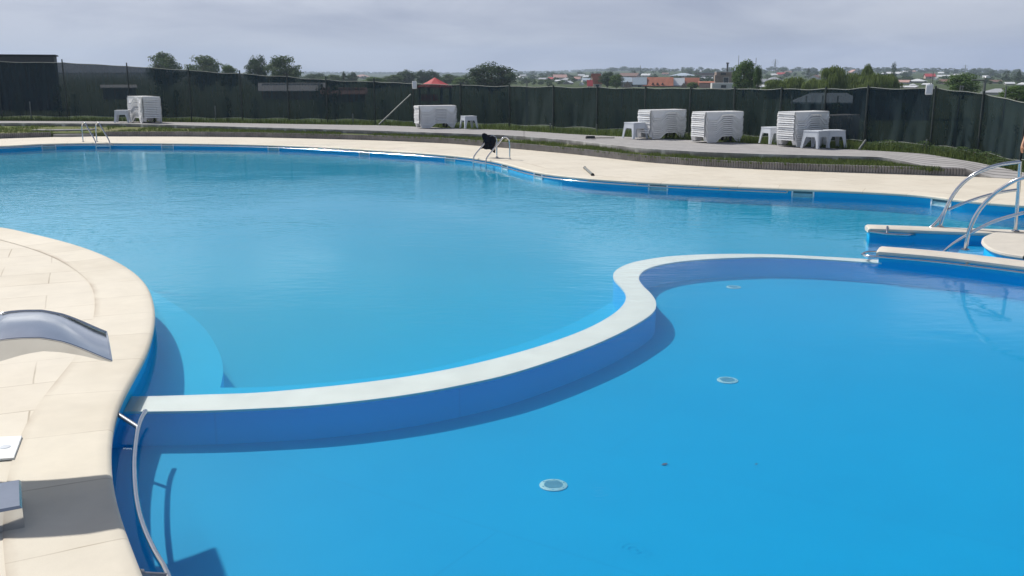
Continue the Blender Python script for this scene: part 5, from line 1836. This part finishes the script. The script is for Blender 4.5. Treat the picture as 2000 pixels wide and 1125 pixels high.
V = 'houses of the hillside village'
for a in [
    (1014, 155, 16, 6, 'white', 'white', 'hip', 'lone low house with a white hipped roof right of the big rounded tree'),
    (1044, 154, 13, 7, 'white', 'white', 'gable_front', 'small white gabled house on the slope, next right after the lone hipped roof'),
    (1060, 157, 15, 5, 'grey', 'grey', 'shed', 'low grey green shed below the small white gabled house'),
    (1076, 157, 10, 6, 'red', 'pink', 'gable', 'small red roofed house left of the large faded pink roof'),
    (1093, 156, 24, 10, 'pink', 'white', 'gable', 'large house under a faded pink tile roof in the left half of the village', ),
    (1106, 160, 19, 8, 'grey', 'white', 'hip', 'house with a light grey hipped roof just below the large faded pink roof'),
    (1090, 160, 14, 4, 'white', 'white', 'shed', 'low white shed left of the light grey hipped roof'),
    (1110, 165, 15, 7, 'white', 'grey', 'gable_front', 'small grey house with a white gable just above the fence cord'),
    (1128, 158, 12, 8, 'pink', 'white', 'gable', 'white walled house with a pinkish roof right of the light grey hipped roof'),
    (1135, 151, 12, 6, 'white', 'pink', 'gable', 'small white roofed house high on the slope left of the tall orange roof'),
    (1147, 153, 16, 6, 'white', 'white', 'hip', 'white hipped house touching the upper left of the tall orange roof'),
    (1145, 160, 17, 7, 'blue', 'white', 'gable', 'pale blue roofed house directly left of the tall orange roof'),
    (1136, 167, 7, 6, 'white', 'white', 'gable_front', 'tiny white gable low down beside the bright pinkish red roof'),
    (1230, 153, 32, 10, 'brown', 'pink', 'gable', 'big pinkish house with a brown roof behind the pale blue roofs'),
    (1262, 150, 16, 6, 'white', 'white', 'gable', 'low white house on the ridge at the foot of the thin mast'),
    (1334, 152, 40, 9, 'blue', 'grey', 'hip', 'wide pale teal hipped roof behind the orange roofed row'),
    (1378, 151, 34, 8, 'brown', 'pink', 'flat', 'long flat brown building left of the unfinished brick block'),
    (1365, 143, 12, 5, 'white', 'white', 'gable', 'small white house on the skyline above the long flat brown building'),
    (1383, 156, 26, 5, 'grey', 'grey', 'shed', 'low grey sheds between the flat brown building and the pink wall'),
    (1475, 158, 16, 7, 'white', 'pink', 'gable', 'pinkish house with a white roof right of the tall bright green tree'),
    (1493, 164, 20, 9, 'grey', 'white', 'gable', 'white house with a grey roof left of the willow row'),
    (1489, 172, 24, 6, 'white', 'white', 'shed', 'long low white roof right on the fence line before the willow row'),
    (1511, 159, 20, 8, 'grey', 'white', 'hip', 'house with a grey hipped roof peeping over the left end of the willow row'),
    (1503, 170, 10, 6, 'white', 'white', 'gable', 'small white house low at the left foot of the willow row'),
    (1525, 148, 14, 6, 'red', 'cream', 'gable', 'small crimson roofed house above the left end of the willow row'),
    (1513, 148, 12, 4, 'white', 'white', 'shed', 'low white roof touching the crimson roofed house'),
    (1552, 156, 9, 7, 'white', 'white', 'gable_front', 'small white gable between the first two willows'),
    (1578, 148, 8, 5, 'white', 'white', 'gable_front', 'tiny white gable below the small fir on the ridge'),
    (1592, 155, 16, 8, 'brown', 'white', 'gable_front', 'white gabled house with a brown roof left of the tallest willow'),
    (1607, 153, 15, 8, 'grey', 'white', 'gable', 'pale grey roofed house touching the tallest willow'),
    (1667, 146, 15, 9, 'pink', 'white', 'gable_front', 'pinkish gabled house showing between the tallest and the upright willow'),
    (1742, 147, 30, 6, 'white', 'white', 'shed', 'long low white roofed hall at the foot of the dark cypress'),
    (1769, 143, 9, 4, 'white', 'white', 'shed', 'small white slanting roof just right of the dark cypress'),
    (1781, 142, 10, 4, 'pink', 'white', 'gable', 'small pinkish roof second right of the dark cypress on the skyline'),
    (1766, 164, 18, 7, 'pink', 'white', 'gable', 'faded pink roofed house low on the slope under the cypress'),
    (1774, 172, 26, 4, 'white', 'pink', 'shed', 'long pink and white roof right above the fence cord under the cypress'),
    (1783, 168, 10, 4, 'white', 'white', 'hip', 'small white hipped roof left of the multi roofed white house'),
    (1792, 162, 26, 7, 'white', 'grey', 'hip', 'wide white hipped roof left of the larger white fence box'),
    (1810, 167, 14, 4, 'white', 'grey', 'shed', 'low white roof directly above the larger white fence box'),
    (1815, 154, 16, 9, 'red', 'pink', 'gable', 'faded red house on the slope above the larger white fence box'),
    (1826, 156, 6, 4, 'white', 'white', 'gable_front', 'tiny white gable right of the faded red house'),
    (1838, 145, 9, 4, 'white', 'white', 'gable', 'small white roof on the skyline right of the faded red house'),
    (1843, 152, 22, 5, 'white', 'white', 'gable', 'long white roofed house on the slope left of the leafy lamp tree'),
    (1846, 164, 18, 8, 'brown', 'pink', 'gable', 'reddish grey house below the long white roof left of the leafy lamp tree'),
    (1860, 154, 8, 7, 'white', 'white', 'gable_front', 'narrow white gable touching the left side of the leafy lamp tree'),
    (1869, 150, 15, 5, 'white', 'white', 'gable', 'white roofed house just above the left of the leafy lamp tree'),
    (1948, 186, 42, 11, 'grey', 'white', 'hip', 'large near house with a pale grey hipped roof beyond the fence at the right'),
    (1925, 152, 9, 4, 'white', 'white', 'shed', 'small white roof right behind the lamp head'),
    (1971, 166, 14, 5, 'white', 'grey', 'gable', 'small pale roof above the large grey hipped roof at the right'),
    (1996, 168, 14, 6, 'white', 'white', 'hip', 'white hipped roof cut by the right edge'),
    (1943, 163, 18, 6, 'brown', 'grey', 'gable', 'dull brown roof between the lamp head and the dark skyline tree'),
    (707, 153, 24, 7, 'pink', 'cream', 'hip', 'lone house with a pinkish hipped roof beyond the fence on the left side'),
    (1420, 146, 14, 6, 'grey', 'pink', 'gable', 'small house showing above the unfinished brick block'),
    (1540, 144, 12, 5, 'brown', 'cream', 'gable', 'small brown roof on the ridge right of the lattice pylon'),
    (1170, 149, 12, 5, 'grey', 'white', 'gable', 'small grey roof peeping over the dark tree right of the tall orange roof'),
    (1022, 150, 11, 4, 'grey', 'cream', 'gable', 'small far grey roof behind the lone white hipped roof'),
    (1300, 147, 12, 5, 'brown', 'white', 'gable', 'small brown roof on the slope behind the orange roofed row'),
]:
    house(*a, rz=(0.25 if a[6] != 'gable_front' else 0.5) * (1 if a[0] % 2 else -1), roof_share=0.55, chimney=(a[2] > 14 and a[6] in ('hip', 'gable')))

# the row of near houses: red and orange roofs, blue and white sheet roofs
RG = 'terraced row of houses beyond the fence'
house(1152, 172, 10, 15, 'red', 'pink', 'shed', 'bright pinkish red roof leaning against the tall orange roof', r=235, roof_share=0.72, rz=0.1, group=RG, windows=False)
house(1164, 172, 17, 27, 'orange', 'cream', 'gable', 'tall steep orange roofed house left of the dark tree', r=240, roof_share=0.68, rz=0.35, group=RG, depth=0.9)
house(1222, 172, 22, 20, 'blue', 'grey', 'gable', 'pale blue roofed house with a little brown gabled porch', r=262, roof_share=0.42, rz=0.0, group=RG, depth=0.9)
house(1225, 173, 14, 14, 'grey', 'brick', 'gable_front', 'small brown gabled porch building before the pale blue roof', r=245, roof_share=0.55, rz=0.0, group=RG, windows=False)
house(1236, 171, 10, 20, 'orange', 'brick', 'gable', 'narrow orange roofed house squeezed between two pale blue roofs', r=266, roof_share=0.5, rz=0.0, group=RG)
house(1249, 172, 24, 20, 'blue', 'grey', 'gable', 'pale blue roofed house left of the long orange roof', r=260, roof_share=0.66, rz=0.0, group=RG)
lr_, W, D, hw, H, mpp = house(1285, 173, 51, 21, 'orange', 'brick', 'gable', 'long orange roofed house with three little dormers', r=260, roof_share=0.74, rz=0.0, group=RG, depth=0.55)
roof_o = [c for c in KIDS[lr_.name] if c.name.startswith('roof')][0]
for k, fx in enumerate((-0.19, -0.02, 0.165)):
    m_ = MB(); x0 = fx * W; s_ = W * 0.075; zb = hw + 0.05; y0 = -D / 2 - 0.15
    m_.add([(x0 - s_, y0, zb), (x0 + s_, y0, zb), (x0, y0, zb + s_ * 1.5), (x0, y0 + s_ * 2.0, zb + s_ * 1.5), (x0 - s_, y0 + 0.8, zb), (x0 + s_, y0 + 0.8, zb)], [(0, 2, 3, 4), (1, 5, 3, 2)])
    m_.build('dormer', ROOFM['brown'], roof_o)
    m_ = MB(); m_.add([(x0 - s_ * .9, y0 + 0.05, zb), (x0 + s_ * .9, y0 + 0.05, zb), (x0, y0 + 0.05, zb + s_ * 1.35)], [(0, 1, 2)])
    m_.build('dormer_front', WALLM['dark'], roof_o)
house(1323, 172.5, 26, 19, 'silver', 'brick', 'gable', 'house with a glaring white sheet roof in the orange roofed row', r=261, roof_share=0.72, rz=0.0, group=RG, depth=0.8, ov=0.0)
house(1349, 173, 28, 20, 'orange', 'brick', 'gable', 'orange roofed house right of the glaring white roof', r=262, roof_share=0.72, rz=0.0, group=RG, depth=0.8)
house(1335, 173, 13, 11, 'grey', 'brick', 'gable_front', 'grey gabled porch between the glaring white roof and the orange one', r=246, roof_share=0.75, rz=0.0, group=RG, windows=False, depth=1.4)
house(1379, 173, 26, 13, 'orange', 'pink', 'shed', 'low pink walled building with a thin orange roof edge', r=240, roof_share=0.14, rz=0.0, group=RG, windows=False)
bl, W, D, hw, H, mpp = house(1415, 174, 36, 32, 'grey', 'brick', 'flat', 'unfinished grey brown brick block with a stepped top, left of the tall bright green tree', r=235, roof_share=0.04, rz=0.15, group=None, depth=0.7, ov=0.0, name='brick_block')
m_ = MB(); m_.box((-W * 0.42, -D * 0.25, H * 0.62), (W * 0.3, D * 0.6, H * 0.35)); m_.build('stair_tower', WALLM['brick'], bl)
m_ = MB(); m_.box((-W * 0.15, -D / 2 - 0.03, H * 0.86), (W * 0.26, 0.1, H * 0.13)); m_.build('loggia', WALLM['dark'], bl)
m_ = MB(); m_.tube([(W * 0.1, 0, H - 0.1), (W * 0.1, 0, H + 1.9)], 0.22, 8); m_.box((W * 0.1, 0, H + 1.95), (0.62, 0.62, 0.25)); m_.build('chimney', WALLM['dark'], bl)
house(1411, 175, 42, 12, 'white', 'white', 'flat', 'white ground floor annexe below the unfinished brick block', r=222, roof_share=0.08, rz=0.1, group=RG, ov=0.0)

# buildings close behind the net
OG = 'sheds and halls close beyond the net fence'
house(20, 176, 152, 59, 'dark', 'dark', 'flat', 'dark flat roofed building rising over the fence at the far left', r=72, roof_share=0.06, rz=-0.10, group=None, depth=0.5, name='flat_building', ov=0.12, windows=False)
house(572, 178, 112, 15, 'silver', 'cream', 'shed', 'long pale shed glimpsed through the net below the pair of tall trees', r=120, roof_share=0.92, rz=0.02, group=OG, depth=0.16, windows=False, name='shed')
house(672, 184, 78, 12, 'pink', 'brick', 'shed', 'long brownish shed roof glimpsed through the net', r=105, roof_share=0.92, rz=0.04, group=OG, depth=0.10, windows=False, name='shed')
house(232, 171, 54, 5, 'white', 'grey', 'shed', 'thin pale roof glimpsed through the net above the far left lounger stack', r=120, roof_share=0.9, rz=0.05, group=OG, depth=0.12, windows=False, name='shed')
house(1615, 232, 118, 46, 'blue', 'dark', 'hip', 'pavilion with a pale blue roof glimpsed through the net behind the tallest lounger stack', r=58, roof_share=0.34, rz=0.05, group=OG, depth=0.5, windows=False, name='pavilion')
pv = bpy.data.objects['pavilion']
for fx in (-0.55, -0.34, -0.1, 0.12, 0.36, 0.56):
    m_ = MB(); m_.box((fx * 3.7, -1.32, 0.55), (0.09, 0.09, 1.5)); m_.build('post', WALLM['white'], pv)
house(1735, 268, 128, 84, 'dark', 'dark', 'flat', 'dim dark hall behind the net below the cypress', r=50, roof_share=0.05, rz=-0.06, group=OG, depth=0.4, windows=False, name='hall')
# the gazebo with the red pyramid roof
gd = 88.0
d = ray(850, 196); gb = _o + d * (gd / sqrt(d.x ** 2 + d.y ** 2)); gz = gd / FPX
gb.z = min(gb.z, terrain_z(gb.x, gb.y) + 0.2)
def gz_at(py): return (_o + ray(850, py) * (gd / sqrt(d.x ** 2 + d.y ** 2))).z - gb.z
root = empty('gazebo', tuple(gb), 0.12)
tag(root, 'gazebo with a bright red pyramid roof showing over the fence', 'gazebo')
Wg = 72 * gz / 2; ze, zp = gz_at(169), gz_at(151.5)
m_ = MB(); rs = []
for z, k in ((ze - 0.12, 1.0), (ze, 1.0), (ze + (zp - ze) * 0.45, 0.50), (zp, 0.02)):
    rs.append([Vector((k * Wg * cos(t), k * Wg * sin(t), z)) for t in [pi / 8 + k2 * pi / 4 for k2 in range(8)]])
m_.strip(rs, closed=True); m_.build('roof', ROOFM['red'], root)
for k2 in range(8):
    t = pi / 8 + k2 * pi / 4
    m_ = MB(); m_.box((0.88 * Wg * cos(t), 0.88 * Wg * sin(t), ze / 2 - 0.3), (0.12, 0.12, ze + 0.5), rz=t); m_.build('post', WALLM['dark'], root)
m_ = MB(); m_.box((-0.32 * Wg, -0.86 * Wg, gz_at(190) ), (0.86 * Wg, 0.06, 12 * gz)); m_.build('panel', WALLM['red'], root)

# ------------------------------------------------------------------ masts, pylons, lamp
def mast(px, y0, y1, r, label, name='mast', cat='mast', lattice=False, w0=0.12):
    d0 = ray(px, y1); q0 = _o + d0 * (r / sqrt(d0.x ** 2 + d0.y ** 2)); d1 = ray(px, y0); q1_ = _o + d1 * (r / sqrt(d1.x ** 2 + d1.y ** 2))
    H = q1_.z - q0.z
    root = empty(name, tuple(q0)); tag(root, label, cat)
    m_ = MB()
    if not lattice:
        m_.tube([(0, 0, -1.5), (0, 0, H)], [w0, w0 * 0.6], 6); m_.build('pole', M['post_pale'], root)
    else:
        b_ = H * 0.11
        for sx, sy in ((-1, -1), (1, -1), (1, 1), (-1, 1)):
            m_.tube([(sx * b_, sy * b_, -2), (sx * b_ * 0.25, sy * b_ * 0.25, H * 0.7), (0, 0, H)], 0.16, 5)
        n_ = 7
        for k in range(n_):
            z0, z1 = H * 0.7 * k / n_, H * 0.7 * (k + 1) / n_
            e0, e1_ = b_ * (1 - 0.75 * k / n_), b_ * (1 - 0.75 * (k + 1) / n_)
            for (ax_, ay_), (bx_, by_) in zip(((-1, -1), (1, -1), (1, 1), (-1, 1)), ((1, -1), (1, 1), (-1, 1), (-1, -1))):
                m_.tube([(ax_ * e0, ay_ * e0, z0), (bx_ * e1_, by_ * e1_, z1)], 0.08, 4)
        m_.build('tower', M['post_pale'], root)
        for zf, L in ((0.62, 0.24), (0.76, 0.30), (0.90, 0.20)):
            a = MB(); a.tube([(-L * H, 0, H * zf), (0, 0, H * zf + 0.4), (L * H, 0, H * zf)], 0.13, 5); a.build('cross_arm', M['post_pale'], root)
    return root, H
mast(1250, 128, 152, 500, 'thin mast on the village skyline above the white house', w0=0.22)
mast(1441, 108, 150, 320, 'thin aerial mast rising behind the tall bright green tree, left one', w0=0.12)
mast(1475, 113, 150, 320, 'thin aerial mast behind the right shoulder of the tall bright green tree', w0=0.14)
mast(1513, 115, 142, 1000, 'lattice power pylon on the village skyline left of the willows', 'power_pylon', 'pylon', True)
mast(1884, 126, 147, 1500, 'faint distant lattice pylon above the leafy lamp tree', 'power_pylon', 'pylon', True)
mast(1215, 152, 172, 80, 'thin pale post before the lighter green tree and the pale blue roof', 'post', 'post', False, 0.06)
mast(1820, 140, 172, 90, 'thin dark pole rising behind the larger white fence box', 'post', 'post', False, 0.05)
mast(1962, 168, 200, 40, 'pale thin post behind the sagging fence near the right edge', 'post', 'post', False, 0.05)
mast(1029, 160, 172, 44, 'short pale stake standing behind the fence right of the big rounded tree', 'post', 'post', False, 0.05)
lp0, H = mast(1921, 151, 186, 55, 'street lamp with a side arm in front of the leafy tree', 'street_lamp', 'street lamp', False, 0.11)
m_ = MB(); m_.tube([(-0.68, 0, H - 0.14), (0.02, 0, H - 0.14)], 0.035, 6); m_.build('arm', M['post_pale'], lp0)
m_ = MB(); m_.box((0.08, -0.05, H + 0.02), (0.26, 0.14, 0.09), taper=0.7); m_.build('lamp_head', M['plastic'], lp0)
fz, H = mast(1874, 167, 190, 32, 'small pale frame post standing behind the fence left of the street lamp', 'frame_post', 'post', False, 0.035)
m_ = MB(); m_.tube([(0, 0, H - 0.03), (0.10, 0, H - 0.03)], 0.02, 5); m_.tube([(0.07, 0, H - 0.2), (0.07, 0, H - 0.03)], 0.015, 5); m_.build('bracket', M['post_pale'], fz)

# ------------------------------------------------------------------ village greenery
R2 = random.Random(5)
house_px = [(o.location.x, o.location.y) for o in bpy.data.objects if o.type == 'EMPTY' and o.name.startswith('house')]
VT = 'small trees among the houses of the hillside village'
n_t = 0
while n_t < 290:
    px = R2.uniform(1005, 2010); pyb = R2.uniform(142, 166)
    if px < 1200: pyb = max(pyb, 149)
    q = on_land(px, pyb); r = sqrt(q.x ** 2 + q.y ** 2); mpp = r / FPX
    hp = R2.uniform(6, 12) * (1.0 if r > 350 else 1.25)
    bad = False
    for hx, hy in house_px:
        hr = sqrt(hx * hx + hy * hy); hpx = 1000 + 1896 * hx / hy
        if abs(hpx - px) < 10 and 0 < hr - r < 150: bad = True
    if bad and R2.random() < 0.85: continue
    o = tree('village_tree', 'small_dark' if R2.random() < 0.7 else 'small', q.x, q.y, terrain_z(q.x, q.y) - 0.3, hp * mpp * R2.uniform(1.1, 2.0), hp * mpp, 'small dark green tree of the village', VT); WAIT.append((o, 'small village tree', px, VILL_MARKS))
    n_t += 1
RT = 'trees along the skyline of the village ridge'
for k in range(95):
    px = 1185 + 830 * (k + R2.uniform(-0.4, 0.4)) / 95
    r = R2.uniform(1250, 1650)
    x = r * (px - 1000) / 1896 / sqrt(1 + ((px - 1000) / 1896) ** 2); y = sqrt(r * r - x * x); mpp = r / FPX
    hp = R2.uniform(5, 9.5)
    o = tree('ridge_tree', 'small_dark', x, y, terrain_z(x, y) - 0.5, hp * mpp * R2.uniform(1.5, 2.8), hp * mpp, 'dark skyline tree', RT); WAIT.append((o, 'dark skyline tree of the ridge', px, VILL_MARKS))
ST = 'scrubby trees in the fields beyond the fence'
for k in range(70):
    px = R2.uniform(560, 1160); pyb = R2.uniform(153, 170)
    q = on_land(px, pyb); r = sqrt(q.x ** 2 + q.y ** 2); mpp = r / FPX; hp = R2.uniform(7, 12)
    o = tree('scrub_tree', 'small' if k % 3 else 'small_dark', q.x, q.y, terrain_z(q.x, q.y) - 0.3, hp * mpp * R2.uniform(1.2, 2.4), hp * mpp, 'low scrubby tree', ST); WAIT.append((o, 'low scrubby field tree', px, FIELD_MARKS))
place_labels(); WAIT.clear()
# far wood along the horizon
m_ = MB()
for k in range(5000):
    px = R2.uniform(-60, 1240); r = R2.uniform(2300, 2700)
    x = r * (px - 1000) / 1896 / sqrt(1 + ((px - 1000) / 1896) ** 2); y = sqrt(r * r - x * x)
    hgt = (3.2 + 2.2 * mnoise.noise(Vector((px * 0.012, 3.3, 0)))) * r / FPX
    if px < 580: hgt *= 0.5
    z = terrain_z(x, y) + R2.uniform(-0.2, 1) * max(1.0, hgt)
    s_ = R2.uniform(1.0, 2.4)
    n_ = Vector((R2.uniform(-1, 1), -1, R2.uniform(-0.2, 1))).normalized(); t = n_.orthogonal().normalized(); b_ = n_.cross(t)
    p = Vector((x, y, z)); m_.add([p - t * s_, p - b_ * s_, p + t * s_, p + b_ * s_], [(0, 1, 2, 3)])
fw = m_.build('far_wood', M['leaf_dark'])
tag(fw, 'far dark wood along the horizon', 'wood', kind='stuff')

# ------------------------------------------------------------------ young trees and shrubs at the fence
def sapling_mesh(seed, n_leaf, leaf):
    R = random.Random(seed); m_ = MB()
    for _ in range(n_leaf):
        z = 0.18 + 0.8 * R.random() ** 0.9; rr = 0.34 * sin(pi * min(1, (z - 0.1) / 0.95)) + 0.03
        a = R.uniform(0, 2 * pi); q = rr * sqrt(R.random())
        p = Vector((cos(a) * q, sin(a) * q, z))
        n_ = Vector((R.uniform(-1, 1), R.uniform(-1, 1), R.uniform(0, 1))).normalized(); t = n_.orthogonal().normalized(); t.rotate(Matrix.Rotation(R.uniform(0, 6.28), 3, n_)); b_ = n_.cross(t); s_ = leaf * R.uniform(0.6, 1.3)
        m_.add([p - t * s_, p - b_ * s_ * 0.45, p + t * s_, p + b_ * s_ * 0.45], [(0, 1, 2, 3)])
    me = bpy.data.meshes.new('leaves'); me.from_pydata(m_.v, [], m_.f); me.materials.append(M['leaf']); me.update()
    s = MB(); s.tube([(0, 0, -0.05), (0.01, 0.0, 0.5), (0.0, 0.01, 0.95)], [0.02, 0.014, 0.005], 6)
    for _ in range(7):
        a = R.uniform(0, 6.28); z0 = R.uniform(0.2, 0.7); L = R.uniform(0.15, 0.3)
        s.tube([(0, 0, z0), (cos(a) * L, sin(a) * L, z0 + L * 0.8)], [0.008, 0.003], 4)
    ms_ = bpy.data.meshes.new('stem'); ms_.from_pydata(s.v, [], s.f); ms_.materials.append(M['bark']); ms_.update()
    return me, ms_
SAP = [sapling_mesh(s, 330, 0.042) for s in (1, 2, 3)]
def sapling(x, y, z, wid, hei, label, group, name='sapling', cat='young tree'):
    k = tcount[0]; tcount[0] += 1
    root = empty(name, (x, y, z), R2.uniform(0, 6)); root.scale = (wid, wid, hei); tag(root, label, cat, group)
    for nm, me in zip(('leaves', 'stem'), SAP[k % 3]):
        o = bpy.data.objects.new(nm, me); C.objects.link(o); adopt(o, root)
    return root
SG = 'saplings planted behind the net'
for px, h in ((40, 1.5), (118, 1.9), (150, 1.4), (320, 1.9), (345, 1.6), (446, 1.3), (500, 1.2), (628, 1.9), (655, 1.8), (705, 1.3), (752, 1.2), (815, 1.0), (945, 1.5), (985, 1.6), (1012, 1.3), (1075, 1.0), (1115, 1.2), (1205, 1.0), (1385, 1.2), (1465, 1.1), (1690, 1.1), (1760, 1.5), (1858, 1.4), (1880, 1.2), (1935, 1.3), (1970, 1.2)):
    b = net_pt(px); n2 = Vector((b.x, b.y, 0)).normalized(); q = b + n2 * R2.uniform(0.5, 2.0)
    o = sapling(q.x, q.y, q.z - 0.12, h * R2.uniform(0.55, 0.85), h, 'leafy sapling', SG); WAIT.append((o, 'leafy sapling seen through the net', px, FENCE_MARKS))
q = P(1631, 268, TERR - 0.02); sapling(q.x, q.y + 0.1, q.z, 1.0, 1.25, 'leafy bush standing before the half hidden lounger stack', None, 'bush', 'bush')
SH = 'low leafy shrubs growing at the foot of the fence'
for px in (1690, 1712, 1735, 1758, 1780, 1802, 1830, 1852, 1876, 1900, 1925, 1950, 1978):
    b = fence_pt(px); n2 = Vector((b.x, b.y, 0)).normalized(); q = b + n2 * R2.uniform(0.5, 1.3)
    o = sapling(q.x, q.y, q.z - 0.14, R2.uniform(0.9, 1.3), R2.uniform(0.30, 0.46), 'low leafy shrub', SH, 'shrub', 'shrub'); WAIT.append((o, 'low leafy shrub under the net', px, FENCE_MARKS))

place_labels()

# ------------------------------------------------------------------ haze
HAZE = 0.00030
if HAZE > 0:
    m_ = MB(); m_.box((0, 0, 50), (9000, 9000, 120))
    hz = m_.build('haze', [])
    hm = bpy.data.materials.new('haze'); hm.use_nodes = True; n = hm.node_tree; n.nodes.clear()
    ho = n.nodes.new('ShaderNodeOutputMaterial'); pv_ = n.nodes.new('ShaderNodeVolumePrincipled')
    pv_.inputs['Color'].default_value = (0.68, 0.79, 1.0, 1); pv_.inputs['Density'].default_value = HAZE; pv_.inputs['Anisotropy'].default_value = 0.2
    n.links.new(pv_.outputs[0], ho.inputs['Volume'])
    hz.data.materials.append(hm)
    tag(hz, 'thin pale haze over the whole place', 'haze', kind='stuff')
